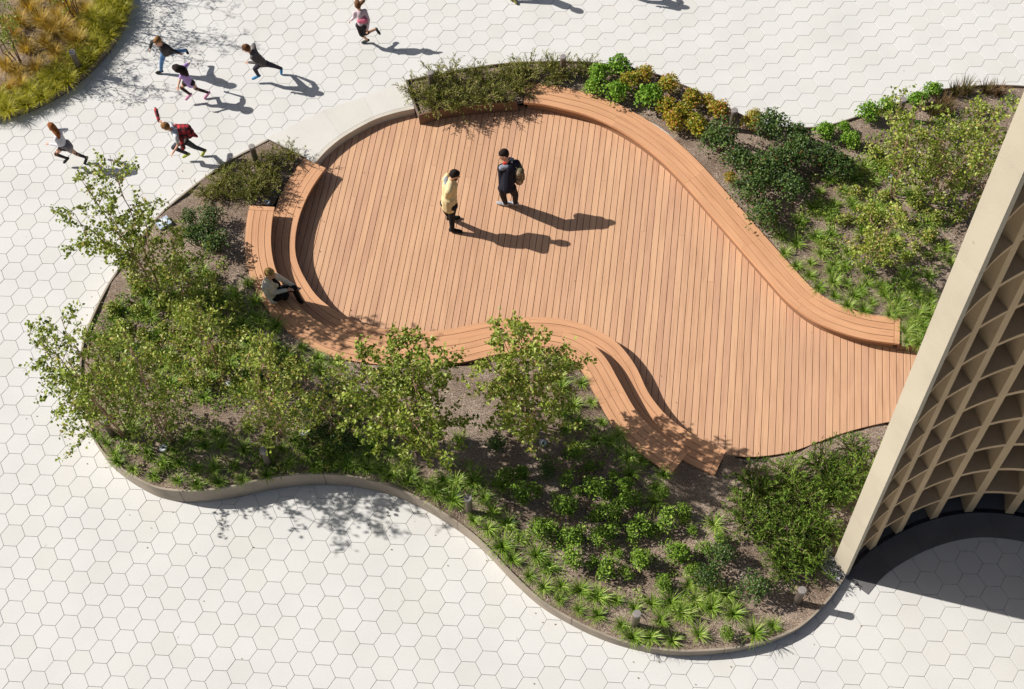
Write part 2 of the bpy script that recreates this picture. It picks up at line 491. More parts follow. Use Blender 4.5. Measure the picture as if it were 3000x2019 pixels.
FL = [(953.7, 492), (931.8, 521.5), (906, 562.8), (880.3, 622), (867.4, 673.5), (863.6, 719.7), (867.4, 755.8), (880.3, 791.8), (898.4, 825.3),
      (929.3, 869), (985, 912), (1025, 932), (1064.3, 948.5), (1118.4, 961.4), (1172.5, 969.1), (1229.2, 971.7), (1291, 967.8), (1351.5, 957.3),
      (1408.2, 945.7), (1464.9, 935.4), (1531.9, 929.5), (1609, 930.2), (1660.7, 936.7), (1712, 950.8), (1763.7, 974), (1804.9, 1001),
      (1835.8, 1034.6), (1866.8, 1080.9), (1895.8, 1145.3), (1919, 1178.8), (1947.3, 1212.3), (1991, 1248.4), (2032.3, 1274), (2071, 1294.7), (2127.6, 1319.2)]
FU = [(804.3, 606.4), (797.9, 637.3), (793.3, 688.8), (794, 724.9), (799.2, 760.9), (808, 792), (832, 842), (868, 888), (904.6, 922.7),
      (935.5, 943.3), (969, 964), (1020, 982), (1085, 994), (1162, 1001.5), (1229, 1003), (1291, 999), (1351.5, 991), (1408, 977), (1465, 966.3),
      (1532, 962), (1596, 962.4), (1660.7, 972.7), (1712, 993.4), (1753.4, 1024.3), (1779.2, 1055.2), (1805, 1101), (1828, 1143), (1846, 1176),
      (1875.2, 1220), (1921.5, 1263.8), (1970.5, 1299.9), (2013, 1328.2)]
BU = [(734.8, 600), (725.8, 634.7), (720, 688.8), (720.6, 740.3), (728.3, 791.8), (743.8, 843.4), (769.6, 887.2), (806, 932), (858.2, 979.4),
      (909.7, 1010.3), (956, 1036), (1007.6, 1054), (1064.3, 1064.4), (1150, 1071), (1250, 1074), (1343.8, 1070.6), (1377, 1069), (1450, 1056), (1530, 1044),
      (1616.9, 1039.7), (1668.4, 1057.8), (1699, 1083.5), (1725, 1111.9), (1750.8, 1166), (1789.5, 1235.5), (1844.3, 1294.7), (1906, 1341), (1969.2, 1391.3)]
BL0 = [(894.5, 461), (859.7, 501), (834, 537), (813.3, 573), (803, 604)]
FR = [(1533.8, 300), (1588, 305), (1652.3, 319), (1703.9, 332), (1751.5, 349.2), (1803, 374), (1880.3, 422.2), (1957.6, 487.6), (2034.9, 570.3),
      (2086.4, 630), (2145, 697), (2200, 761), (2251.5, 819.6), (2303, 876.8), (2354.6, 920), (2406, 951), (2457.6, 971.5), (2534.9, 993.4), (2635.4, 1007.6)]
BR = [(1536, 243), (1562, 247), (1639.5, 255), (1703.9, 271.7), (1751.5, 292.4), (1854.6, 327.3), (1906, 350.5), (1957.6, 386.5), (2009, 433), (2060.7, 484.4),
      (2112.2, 541), (2163.7, 600.3), (2210, 654), (2292.7, 750), (2328.8, 793.8), (2364.9, 829.9), (2406, 863.4), (2457.6, 894.3), (2522, 918.7), (2586.4, 932.9), (2636.7, 940)]
# (px, py, height at which it was traced, rim height)
KERB_S = [(785, 407, .12, .12), (727, 438, .13, .13), (669.5, 468, .15, .15), (558, 549, .22, .22), (485, 609, .28, .28), (446, 648, .31, .31),
          (356, 772, .38, .38), (313, 836, .41, .41), (257.5, 952, .44, .44), (238, 1012, .45, .45), (232, 1081, .46, .46), (235, 1145, .46, .46),
          (249, 1218, .46, .46), (309, 1346, 0, .46), (369, 1402, 0, .46), (412, 1430, 0, .46), (472, 1460, 0, .46), (536, 1471, 0, .47), (601, 1471, 0, .47),
          (687, 1460, 0, .47), (772.5, 1440, 0, .47), (880, 1424, 0, .47), (1000, 1423, 0, .45), (1086, 1436, 0, .43), (1172, 1460, 0, .40),
          (1240, 1492, 0, .37), (1309, 1533, 0, .35), (1365, 1571, 0, .33), (1429, 1627, 0, .32), (1485, 1687, 0, .31), (1536, 1737, 0, .30),
          (1588, 1782, 0, .29), (1644, 1816, 0, .28), (1708, 1850, 0, .27), (1777, 1880, 0, .26), (1841, 1900, 0, .25), (1923, 1917, 0, .25),
          (2000, 1923, 0, .25), (2086, 1919, 0, .24), (2172, 1908, 0, .22), (2257, 1885, 0, .20), (2335, 1850, 0, .17), (2386, 1807, 0, .15),
          (2429, 1760, 0, .13), (2459, 1719, 0, .11), (2473, 1697, 0, .10)]
KERB_N = [(1189, 234), (1279, 217), (1365, 200), (1472, 185), (1579, 179), (1665, 178), (1764, 184.5), (1837, 195), (1923, 215), (2000, 247), (2064, 275),
          (2129, 311), (2189, 343), (2240, 361), (2292, 370), (2356, 373), (2429, 365), (2502, 343), (2601, 309), (2687, 279), (2751, 262), (2837, 251),
          (2923, 248), (3000, 251), (3080, 262), (3170, 300)]
KERB_TL = [(392, -260), (400, -120), (394, -50), (388, 0), (382, 34), (365, 86), (335, 137), (296, 185), (257.5, 223), (193, 275), (150, 300), (86, 330), (0, 355), (-90, 375), (-240, 395), (-420, 400)]

arc = spline(pts(ARC, 0.0), 0.05)
fl = smooth(spline(pts(FL, ZL), 0.05), 8)
fu = smooth(spline(pts(FU, ZU), 0.05), 8)
bu = smooth(spline(pts(BU, ZU), 0.05), 8)
fr = smooth(spline(pts(FR, ZR), 0.05), 8)
br = smooth(spline(pts(BR, ZR), 0.05), 8)
rbase = smooth(spline(pts(RBASE, ZD), 0.06), 8)
nwall = spline(pts(NWALL, ZD), 0.06)
sedge = smooth(spline(pts(SEDGE, ZD), 0.06), 6)
NR = 0.11
kerb_n = smooth(spline(pts(KERB_N, NR), 0.06), 8)
kerb_tl = spline(pts(KERB_TL, 0.0), 0.08)
kx = np.array([np.r_[at(a, b, z)[:2], h] for a, b, z, h in KERB_S])
kerb_s = smooth(spline(kx, 0.06), 10)                      # third column = rim height

east_n = np.array([rbase[-1] + np.array([d, -0.10 * d, 0]) for d in (0.6, 1.2, 1.9, 2.6)])
east_s = np.array([sedge[-1] + np.array([d, 0.10 * d, 0]) for d in (0.6, 1.2, 1.9, 2.4)])
arc_deck = arc.copy()
deck_poly = np.concatenate([arc_deck[:, :2], nwall[:, :2], rbase[:, :2], east_n[:, :2], east_s[::-1, :2], sedge[::-1, :2], fl[::-1, :2]])

def grow(poly, d):
    A = 0.5 * np.sum(poly[:, 0] * np.roll(poly[:, 1], -1) - np.roll(poly[:, 0], -1) * poly[:, 1])
    T = np.roll(poly, -1, 0) - np.roll(poly, 1, 0)
    T /= np.linalg.norm(T, axis=1)[:, None] + 1e-9
    n = np.stack([T[:, 1], -T[:, 0]], -1) * (1 if A > 0 else -1)
    d = np.broadcast_to(d, (len(poly),))
    return poly + n * d[:, None]

n_se = len(east_s) + len(sedge)
i_se = len(arc) + len(nwall) + len(rbase) + len(east_n)
g_hole = np.full(len(deck_poly), 0.10); g_hole[i_se:i_se + n_se] = 1.1; g_hole[i_se + n_se:-14] = 0.62
g_hole[:len(arc)] = 0.03
hole_poly = grow(deck_poly, g_hole)
g_board = np.full(len(deck_poly), 0.14); g_board[i_se:i_se + n_se] = 0.0; g_board[:len(arc)] = 0.03
board_poly = grow(deck_poly, g_board)

WALL_L, WALL_R = np.array([6.00, 7.085]), np.array([6.125, 6.812])
soil_s_poly = np.concatenate([kerb_s[:, :2], [WALL_R, WALL_L, (6.35, 7.55), (6.9, 7.95), (7.6, 8.2), (8.6, 8.25), (9.3, 8.1)],
                              east_s[::-1, :2], sedge[::-1, :2], [at(2124, 1334, ZD)[:2], at(2106, 1375, ZL)[:2], at(2045, 1352, ZL)[:2], at(2000, 1325, ZL)[:2], at(1962, 1345, ZL)[:2]],
                              bu[::-4, :2], [at(803, 606, ZL)[:2]], pts(BL0[::-1], ZL)[1:, :2]])
nwall_top = spline(pts([(1227, 338.7), (1294, 322), (1382, 310), (1459, 302.6), (1533, 299)], NR), 0.06)
soil_n_poly = np.concatenate([kerb_n[:, :2], [(11.6, 13.0), (11.2, 10.6)], east_n[::-1, :2], [rbase[-1, :2], at(2639, 1012, ZR)[:2]],
                              br[::-3, :2], nwall_top[::-1, :2]])
soil_t_poly = np.concatenate([kerb_tl[:, :2], [at(-420, -260)[:2]]])
slab_out = [(786, 402), (947, 323), (1066, 284), (1187, 237)]

# ------------------------------------------------------------------ ground and paving
S = 0.225
LA = -0.190797
LOFF = np.array([-34.3496, 35.8746]) * S
def hex_centre(q, r):
    v = np.array([1.5 * q, -math.sqrt(3) * (r + q / 2)]) * S
    return LOFF + np.array([math.cos(LA) * v[0] - math.sin(LA) * v[1], math.sin(LA) * v[0] + math.cos(LA) * v[1]])

BIG = np.array([(-260, -200), (260, -200), (260, 330), (-260, 330)], float)
v, f = cdt_area(BIG, [hole_poly])
gnd = obj('ground', new_mesh('ground', np.c_[v, np.full(len(v), -0.014)], f, [M['grout']]))
tag(gnd, kind='structure')

slab_full = np.array(pts(slab_out, 0)[:, :2].tolist() + [at(1214, 318)[:2].tolist()] + arc[::-1, :2].tolist() + [at(894, 461, 0)[:2].tolist()])
drop_polys = [soil_s_poly, soil_n_poly, soil_t_poly, grow(deck_poly, 0.05), hole_poly, slab_full]
cand = []
for q in range(-30, 95):
    for r in range(-110, 45):
        c = hex_centre(q, r)
        if not (-12.5 < c[0] < 17.5 and 1.5 < c[1] < 27.5): continue
        cand.append((q, r, c[0], c[1]))
cand = np.array(cand)
corner = np.array([[math.cos(LA + k * math.pi / 3), math.sin(LA + k * math.pi / 3)] for k in range(6)]) * S
keep = np.ones(len(cand), bool)
hidden = np.zeros(len(cand))
for k in range(6):
    P6 = cand[:, 2:4] + corner[k]
    ins = np.zeros(len(cand), bool)
    for dp in drop_polys: ins |= inside(dp, P6)
    hidden += ins
inc = np.zeros(len(cand), bool)
for dp in drop_polys: inc |= inside(dp, cand[:, 2:4])
keep = ~((hidden >= 6) & inc)
hang = inside(grow(deck_poly, 0.06), cand[:, 2:4])
for k in range(6): hang |= inside(grow(deck_poly, 0.02), cand[:, 2:4] + corner[k])
keep &= ~hang
cand = cand[keep]; hidden = hidden[keep]
uvp = proj(np.c_[cand[:, 2:4], np.zeros(len(cand))])
inframe = (uvp[:, 0] > -20) & (uvp[:, 0] < 3020) & (uvp[:, 1] > -20) & (uvp[:, 1] < 2040)
near = np.linalg.norm(np.c_[cand[:, 2:4], np.full(len(cand), -CAM_H)], axis=1)
order = np.argsort(near + (~inframe) * 100 + (hidden > 3) * 60)
paving = obj('paving', None); tag(paving, kind='structure')
GAP = 0.0031
def hex_mesh(tone):
    ro = (S - GAP) ; rb = ro - 0.004
    c0 = corner / S
    V = [(*(c0[k] * rb), 0.0) for k in range(6)] + [(*(c0[k] * ro), -0.004) for k in range(6)] + [(*(c0[k] * ro), -0.03) for k in range(6)]
    F = [tuple(range(6))]
    for k in range(6):
        j = (k + 1) % 6
        F += [(k, k + 6, j + 6, j), (k + 6, k + 12, j + 12, j + 6)]
    return V, F
hv, hf = hex_mesh(0)
hexme = new_mesh('paving_tile', hv, hf, [M['tile']])
for i in order[:300]:
    o = obj('paving_tile', hexme, paving, (cand[i, 2], cand[i, 3], RNG.uniform(-0.0012, 0.0012)))
acc = Acc()
for i in order[300:]:
    acc.add(np.array(hv) + np.array([cand[i, 2], cand[i, 3], RNG.uniform(-0.0012, 0.0012)]), hf, 0, RNG.uniform())
far_tiles = obj('paving_tiles', acc.mesh('paving_tiles', [M['tile']]), paving)
tag(far_tiles, kind='stuff')

# cream slabs between the planters, with the step down to the deck
slab = obj('slab_path', None); tag(slab, kind='structure')
na = normals2(arc)
if (arc[len(arc) // 2, :2] + na[len(arc) // 2] * 0.3 - arc[len(arc) // 2, :2]) @ (at(947, 323)[:2] - arc[len(arc) // 2, :2]) < 0: na = -na
rim_in = arc[:, :2] + na * 0.085
def cut(t): return int(np.argmin(np.linalg.norm(rim_in - at(*t)[:2], axis=1)))
i1, i2 = cut((999, 403)), cut((1098, 347))
A0, A1, A2, A3 = [at(*t)[:2] for t in slab_out]
pieces = [[A0, A1] + list(rim_in[:i1 + 1][::-1]) + [at(896, 460)[:2]], [A1, A2] + list(rim_in[i1:i2 + 1][::-1]), [A2, A3, at(1213, 312)[:2]] + list(rim_in[i2:][::-1])]
for k, P in enumerate(pieces):
    P = np.array(P); c = P.mean(0); Q = c + (P - c) * 0.9975
    Vv, Ff = prism(Q, -0.03, 0.006)
    obj('slab', new_mesh('slab', Vv, Ff, [M['slab']]), slab)
cuts = [0, len(arc) // 3, 2 * len(arc) // 3, len(arc) - 1]
for k in range(3):
    sl = slice(cuts[k], cuts[k + 1] + 1)
    Vv, Ff, Uu = sweep(arc[sl], na[sl], 0.0, 0.078, ZD - 0.05, 0.007)
    obj('step_edge', new_mesh('step_edge', Vv, Ff, [M['step']]), slab)

# ------------------------------------------------------------------ deck
deck = obj('deck', None); tag(deck, kind='structure')
v, f = cdt_area(grow(deck_poly, np.where(g_hole > 0.2, g_hole + 0.12, 0.16)), grid=None)
tag(obj('deck_underlay', new_mesh('deck_underlay', np.c_[v, np.full(len(v), ZD - 0.06)], f, [M['under']]), deck))
BA = R(74.7)
bd = np.array([math.cos(BA), math.sin(BA)]); bn = np.array([math.sin(BA), -math.cos(BA)])
PITCH = 0.1228
s_all = board_poly @ bn
def spans(sv):
    """Intervals along the board direction in which the line at offset sv lies on the deck."""
    a, b = board_poly, np.roll(board_poly, -1, 0)
    sa, sb = a @ bn - sv, b @ bn - sv
    k = (sa > 0) != (sb > 0)
    t = sa[k] / (sa[k] - sb[k])
    x = np.sort(((a[k] + (b[k] - a[k]) * t[:, None]) @ bd))
    return [(x[i], x[i + 1]) for i in range(0, len(x) - 1, 2)]
nb = 0
for i in range(int(s_all.min() / PITCH) - 1, int(s_all.max() / PITCH) + 2):
    s0, s1 = i * PITCH + 0.0045, (i + 1) * PITCH - 0.0045
    la, lb, lc = spans(s0), spans(s1), spans(0.5 * (s0 + s1))
    for (m0, m1) in lc:
        if m1 - m0 < 0.12: continue
        def match(l):
            c = [q for q in l if min(q[1], m1) - max(q[0], m0) > 0.3 * (m1 - m0)]
            return max(c, key=lambda q: q[1] - q[0]) if c else (m0, m1)
        a, b = match(la), match(lb)
        if abs(a[0] - m0) > 0.5: a = (m0, a[1])
        if abs(a[1] - m1) > 0.5: a = (a[0], m1)
        if abs(b[0] - m0) > 0.5: b = (m0, b[1])
        if abs(b[1] - m1) > 0.5: b = (b[0], m1)
        cutsb = [None]
        pos = m0 + random.uniform(2.5, 8.5)
        while pos < m1 - 0.9:
            cutsb.append(pos); pos += random.uniform(5.0, 7.0)
        cutsb.append(None)
        for k in range(len(cutsb) - 1):
            t00 = a[0] if cutsb[k] is None else cutsb[k] + 0.0015
            t01 = b[0] if cutsb[k] is None else cutsb[k] + 0.0015
            t10 = a[1] if cutsb[k + 1] is None else cutsb[k + 1] - 0.0015
            t11 = b[1] if cutsb[k + 1] is None else cutsb[k + 1] - 0.0015
            o2 = bd * t00 + bn * s0
            loc = np.array([[0, 0], [t10 - t00, 0], [t11 - t00, s1 - s0], [t01 - t00, s1 - s0]])
            e = 0.003
            V = [(x, y, 0) for x, y in loc] + [(x, y + (e if j in (0, 1) else -e) * -1, -e) for j, (x, y) in enumerate(loc)] + [(x, y, -0.03) for x, y in loc]
            V = [(x, y + (e if j in (0, 1) else -e), 0) for j, (x, y) in enumerate(loc)] + [(x, y, -e) for x, y in loc] + [(x, y, -0.03) for x, y in loc]
            F = [(0, 1, 2, 3)] + [(j, j + 4, (j + 1) % 4 + 4, (j + 1) % 4) for j in range(4)] + [(j + 4, j + 8, (j + 1) % 4 + 8, (j + 1) % 4 + 4) for j in range(4)]
            me = new_mesh('deck_board', V, F, [M['deck']], uv=[(q[0], q[1]) for q in V])
            o = obj('deck_board', me, deck, (o2[0], o2[1], ZD + random.uniform(-0.001, 0.001)))
            # local x runs along the board, local y along bn
            o.matrix_basis = Matrix(((bd[0], bn[0], 0, o2[0]), (bd[1], bn[1], 0, o2[1]), (0, 0, 1, ZD + random.uniform(-0.0012, 0.0012)), (0, 0, 0, 1)))
            nb += 1
print('boards', nb)

# ------------------------------------------------------------------ benches
def med_width(a, b):
    d = np.array([np.min(np.linalg.norm(b[:, :2] - p, axis=1)) for p in a[5:-5:8, :2]])
    return float(np.median(d))
WU, WR = med_width(fu, bu), med_width(fr, br)
print('bench widths', WU, WR)

def bench(name, label, front, side, top, width, nsl, base_z, joints, ends=(True, True)):
    t = thing(name, label, 'bench', (*front[len(front) // 2, :2], base_z))
    n2 = normals2(front) * side
    L = np.r_[0, np.cumsum(np.linalg.norm(np.diff(front[:, :2], axis=0), axis=1))]
    tot = L[-1]
    def part(nm, s0, s1, a, b, z0, z1, m):
        k = (L >= s0 - 1e-6) & (L <= s1 + 1e-6)
        ss = np.r_[s0, L[k][(L[k] > s0 + 0.01) & (L[k] < s1 - 0.01)], s1]
        cv = np.stack([np.interp(ss, L, front[:, j]) for j in range(3)], -1)
        nn = np.stack([np.interp(ss, L, n2[:, j]) for j in range(2)], -1)
        nn /= np.linalg.norm(nn, axis=1)[:, None]
        Vv, Ff, Uu = sweep(cv, nn, a, b, z0, z1)
        Uu = [(u + s0, w) for u, w in Uu]
        return obj(nm, new_mesh(nm, local(Vv, t), Ff, [m], uv=Uu), t)
    ew = 0.095
    sa = ew + 0.006 if ends[0] else 0.0
    sb = tot - ew - 0.006 if ends[1] else tot
    if ends[0]: part('end_board', 0, ew, 0.0, width, top - 0.045, top, M['bench'])
    if ends[1]: part('end_board', tot - ew, tot, 0.0, width, top - 0.045, top, M['bench'])
    w = (width + 0.009) / nsl
    for k in range(nsl):
        cu = [sa] + [sa + (sb - sa) * j + random.uniform(-0.25, 0.25) * (k % 2) for j in joints] + [sb]
        for j in range(len(cu) - 1):
            part('slat', cu[j] + 0.001, cu[j + 1] - 0.001, k * w, k * w + w - 0.009, top - 0.045, top + random.uniform(-0.0008, 0.0008), M['bench'])
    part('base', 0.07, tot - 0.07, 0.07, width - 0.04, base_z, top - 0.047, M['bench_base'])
    part('nosing', 0.002, tot - 0.002, 0.012, 0.04, top - 0.075, top - 0.046, M['bench'])
    return t

bench('curved_bench', 'long wooden bench curving along the north and east edge of the deck', fr, 1, ZR, WR, 4, ZD, (0.2, 0.42, 0.62, 0.8))
bench('curved_bench', 'lower wooden tier of the S-shaped bench on the southwest edge of the deck', fl, -1, ZL, 0.525, 4, ZD, (0.14, 0.3, 0.46, 0.62, 0.8))
bench('curved_bench', 'upper wooden tier of the S-shaped bench, seated person on it', fu, -1, ZU, WU, 4, ZL + 0.003, (0.16, 0.34, 0.52, 0.7, 0.86))

# ------------------------------------------------------------------ planter edging
def edging(name, label, curve, side, z1, thick, m, seg=2.4, part='kerb_panel', z0=-0.05):
    t = thing(name, label, 'planter edging', (*curve[len(curve) // 2, :2], 0))
    n2 = normals2(curve) * side
    L = np.r_[0, np.cumsum(np.linalg.norm(np.diff(curve[:, :2], axis=0), axis=1))]
    k = max(1, int(round(L[-1] / seg)))
    z1 = np.broadcast_to(z1, (len(curve),))
    b = [int(np.argmin(np.abs(L - L[-1] * j / k))) for j in range(k + 1)]
    for j in range(k):
        sl = slice(b[j], b[j + 1] + 1)
        cv = curve[sl].copy()
        if j > 0 and len(cv) > 2: cv[0, :2] += (cv[1, :2] - cv[0, :2]) * 0.16
        Vv, Ff, Uu = sweep(cv, n2[sl], 0.0, thick, z0, z1[sl])
        obj(part, new_mesh(part, local(Vv, t), Ff, [m]), t)
    return t

def side_in(curve, poly):
    i = len(curve) // 2
    n = normals2(curve)[i]
    return 1 if inside(poly, (curve[i, :2] + n * 0.15)[None])[0] else -1

edging('planter_edging', 'tall taupe kerb winding round the large southwest and south planting bed', kerb_s, side_in(kerb_s, soil_s_poly), kerb_s[:, 2], 0.035, M['kerb'])
edging('planter_edging', 'thin dark rim along the north edge of the bed behind the long bench', kerb_n, side_in(kerb_n, soil_n_poly), NR, 0.022, M['kerb_dark'])
wside = spline(pts([(1189, 234), (1214, 306), (1227, 338.7)], NR), 0.05)
edging('planter_edging', 'short dark rim at the west end of the juniper bed by the step', wside, 1, NR + 0.002, 0.022, M['kerb_dark'])
nwt = nwall_top[:-2]
edging('planter_edging', 'brown retaining board between the deck and the north juniper bed', nwt, side_in(nwt, soil_n_poly), NR + 0.004, 0.04, M['board'], z0=ZD - 0.03)
wapex = spline(pts([(785, 407), (840, 434), (893, 460)], 0.12), 0.05)
edging('planter_edging', 'short dark rim beside the cream slabs at the tip of the west bed', wapex, 1 if inside(soil_s_poly, (wapex[2, :2] + normals2(wapex)[2] * 0.1)[None])[0] else -1, 0.124, 0.022, M['kerb_dark'])
edging('planter_edging', 'dark brown edging of the corner bed with the golden grasses', kerb_tl, side_in(kerb_tl, soil_t_poly), 0.15, 0.03, M['kerb_dark'])
e_end = spline(np.array([np.r_[at(2634, 1004, ZR)[:2], 0], np.r_[rbase[-1, :2], 0], np.r_[east_n[1, :2], 0], np.r_[east_n[-1, :2], 0]]), 0.08)
edging('planter_edging', 'low dark board holding the bed at the east end of the long bench', e_end, side_in(e_end, soil_n_poly), 0.03, 0.03, M['board'], z0=ZD - 0.03)

# ------------------------------------------------------------------ soil
CTRL = [((240, 1050), .40), ((300, 1300), .42), ((420, 1420), .42), ((560, 1450), .43), ((880, 1405), .43), ((1100, 1420), .39), ((1240, 1480), .33), ((1430, 1615), .28),
        ((1588, 1770), .25), ((1777, 1870), .22), ((2000, 1910), .21), ((2172, 1895), .18), ((2335, 1840), .13), ((2459, 1715), .06),
        ((725, 690), .33), ((770, 887), .33), ((960, 1040), .33), ((1250, 1075), .33), ((1600, 1043), .33), ((1733, 1130), .33), ((1844, 1300), .32), ((1950, 1385), .30),
        ((2000, 1330), .02), ((2010, 1350), .03), ((1975, 1345), .04), ((2040, 1360), .02), ((2050, 1400), .05), ((2110, 1390), .02), ((2180, 1343), -.24), ((2250, 1338), -.24), ((2330, 1322), -.24), ((2420, 1288), -.24), ((2500, 1262), -.24), ((2600, 1238), -.24), ((2700, 1228), -.2),
        ((2200, 1420), .10), ((2350, 1400), .05), ((2480, 1360), .04), ((2520, 1440), .07), ((2560, 1370), .04), ((2545, 1320), .0), ((2480, 1490), .07), ((2300, 1600), .14), ((2430, 1560), .06), ((2150, 1600), .2),
        ((785, 412), .09), ((670, 470), .12), ((558, 552), .19), ((446, 650), .28), ((313, 838), .38), ((640, 640), .28), ((735, 600), .30), ((860, 501), .05), ((813, 575), .055), ((895, 463), .06), ((760, 560), .16), ((800, 480), .08)]
CP = np.array([at(x, y, z)[:2] for (x, y), z in CTRL]); CZ = np.array([z for _, z in CTRL])
def wob(P):
    x, y = P[:, 0], P[:, 1]
    return 0.014 * np.sin(x * 3.1 + 1.3 * np.sin(y * 2.3)) * np.cos(y * 2.7 + 0.7) + 0.008 * np.sin(x * 7.7 + y * 5.1)
def z_south(P):
    P = np.atleast_2d(P)[:, :2]
    d2 = ((P[:, None] - CP[None]) ** 2).sum(-1) + 0.004
    w = d2 ** -1.6
    return (w * CZ).sum(1) / w.sum(1) + wob(P)
def z_north(P):
    P = np.atleast_2d(P)[:, :2]
    return 0.055 + wob(P) * 0.8
def z_corner(P):
    P = np.atleast_2d(P)[:, :2]
    return 0.10 + wob(P) * 1.5
def soil(name, poly, zf, grid=0.13):
    v, f = cdt_area(resample(np.r_[poly, poly[:1]], 0.12)[:-1], grid=grid)
    z = zf(v) + RNG.uniform(-0.006, 0.006, len(v))
    o = obj(name, new_mesh(name, np.c_[v, z], f, [M['mulch']], smooth_faces=True))
    tag(o, kind='structure')
    return o
soil('soil_south', soil_s_poly, z_south)
soil('soil_north', soil_n_poly, z_north)
soil('soil_corner', soil_t_poly, z_corner, 0.2)

# ------------------------------------------------------------------ lattice building
LEAN = np.array([-0.0625, -0.0103])
bcv = np.array([(6.125, 6.812), (6.46, 7.09), (6.72, 7.24), (7.25, 7.46), (7.68, 7.58), (8.11, 7.64), (8.52, 7.64), (8.95, 7.56), (9.32, 7.44), (9.75, 7.22), (10.15, 6.92), (10.5, 6.55), (10.75, 6.15)])
bcv = smooth(spline(np.c_[bcv, np.zeros(len(bcv))], 0.06), 10)
nl = normals2(bcv)
BL_ = np.r_[0, np.cumsum(np.linalg.norm(np.diff(bcv[:, :2], axis=0), axis=1))]
WTOP = 14.2
build = thing('lattice_building', 'tan concrete lattice building with pale end wall rising at the east side', 'building', (*WALL_R, 0))
def slanted(nm, quad, z0, z1, m):
    """Prism on a ground quad, rising with the lean of the building."""
    V = []
    for z in (z0, z1):
        for p in quad: V.append((p[0] + LEAN[0] * z, p[1] + LEAN[1] * z, z))
    F = [(3, 2, 1, 0), (4, 5, 6, 7)] + [(j, (j + 1) % 4, (j + 1) % 4 + 4, j + 4) for j in range(4)]
    return obj(nm, new_mesh(nm, local(V, build), F, [m]), build)
ed = (WALL_R - WALL_L) / np.linalg.norm(WALL_R - WALL_L)
et = np.array([-ed[1], ed[0]])
if et @ (bcv[8, :2] - bcv[0, :2]) < 0: et = -et
zz = [0.0, 1.05, 2.25, 4.1, 6.0, 7.75, 9.4, 11.1, 12.8, WTOP]
for a, b in zip(zz[:-1], zz[1:]):
    slanted('end_panel', [WALL_L, WALL_R, WALL_R + et * 0.085, WALL_L + et * 0.085], a + 0.005, b - 0.005, M['stone'])
def along(s):
    return np.array([np.interp(s, BL_, bcv[:, 0]), np.interp(s, BL_, bcv[:, 1])]), np.array([np.interp(s, BL_, nl[:, 0]), np.interp(s, BL_, nl[:, 1])])
DEPTH = 0.42
fin_ground = [(6.69, 7.26), (7.2, 7.47), (7.86, 7.62), (8.46, 7.64), (9.06, 7.53)]
fin_s = [float(BL_[np.argmin(np.linalg.norm(bcv[:, :2] - p, axis=1))]) for p in fin_ground]
print('fins', fin_s, 'arc', BL_[-1])
while fin_s[-1] + 0.61 < BL_[-1]: fin_s.append(fin_s[-1] + 0.61)
for s in fin_s:
    p, n = along(s); t2 = np.array([n[1], -n[0]])
    w = 0.066
    dd = DEPTH if s > 0.9 else 0.26
    slanted('lattice_fin', [p - t2 * w, p + t2 * w, p + t2 * w + n * dd, p - t2 * w + n * dd], 0.0, WTOP, M['lattice'])
z = 0.87
while z < WTOP:
    cv = bcv.copy(); cv[:, :2] += LEAN * z
    k = BL_ > 0.13
    Vv, Ff, Uu = sweep(cv[k], nl[k], 0.004, np.clip(0.10 + BL_[k] * 0.55, 0, DEPTH), z - 0.04, z + 0.04)
    obj('lattice_ring', new_mesh('lattice_ring', local(Vv, build), Ff, [M['lattice']]), build)
    z += 0.93
pk, nk = along(0.62)
slanted('sun_leak_infill', [WALL_L + et * 0.087 - ed * 0.0, WALL_L + et * 0.087 + ed * 0.03, pk + nk * (DEPTH - 0.03), pk + nk * (DEPTH + 0.03)], 0.0, WTOP, M['stone'])  # infill added to block sunlight leaking between end panel and backing
V, F = [], []
bk0 = int(np.argmax(BL_ > 0.55))
for i in range(bk0, len(bcv)):
    for off in (DEPTH + 0.002, DEPTH + 0.05):
        for zq in (0.0, WTOP):
            q = bcv[i, :2] + nl[i] * off + LEAN * zq
            V.append((q[0], q[1], zq))
for i in range(len(bcv) - 1 - bk0):
    a = 4 * i
    F += [(a, a + 4, a + 5, a + 1), (a + 2, a + 3, a + 7, a + 6), (a + 1, a + 5, a + 7, a + 3)]
fm = []
for i in range(len(bcv) - 1 - bk0): fm += [0, 1, 1]
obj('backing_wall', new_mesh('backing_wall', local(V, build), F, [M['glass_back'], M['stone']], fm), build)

band = thing('granite_border', 'curved charcoal granite border on the paving under the lattice', 'paving border', (8.0, 7.3, 0))
cuts = list(np.arange(0.0, BL_[-1] - 0.2, 0.72)) + [BL_[-1]]
for a, b in zip(cuts[:-1], cuts[1:]):
    ss = np.linspace(a + 0.002, b - 0.002, 9)
    cv = np.stack([np.interp(ss, BL_, bcv[:, q]) for q in range(3)], -1)
    nn = np.stack([np.interp(ss, BL_, nl[:, q]) for q in range(2)], -1)
    Vv, Ff, Uu = sweep(cv, nn, -0.45, 0.0, -0.02, 0.009)
    obj('border_slab', new_mesh('border_slab', local(Vv, band), Ff, [M['granite']]), band)
Vv, Ff, Uu = sweep(bcv[2:], nl[2:], -0.012, 0.05, 0.0, 0.035)
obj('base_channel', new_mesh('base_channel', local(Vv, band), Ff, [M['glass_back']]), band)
Vv, Ff, Uu = sweep(bcv[3:], nl[3:], 0.052, np.clip(0.10 + BL_[3:] * 0.55, 0, DEPTH), -0.01, 0.02)
obj('sill_slab', new_mesh('sill_slab', local(Vv, band), Ff, [M['granite']]), band)
# ------------------------------------------------------------------ plant builders
def rnd(a, b): return float(RNG.uniform(a, b))
def unit(v): return v / (np.linalg.norm(v) + 1e-9)
def rand_dir():
    v = RNG.normal(size=3); return unit(v)

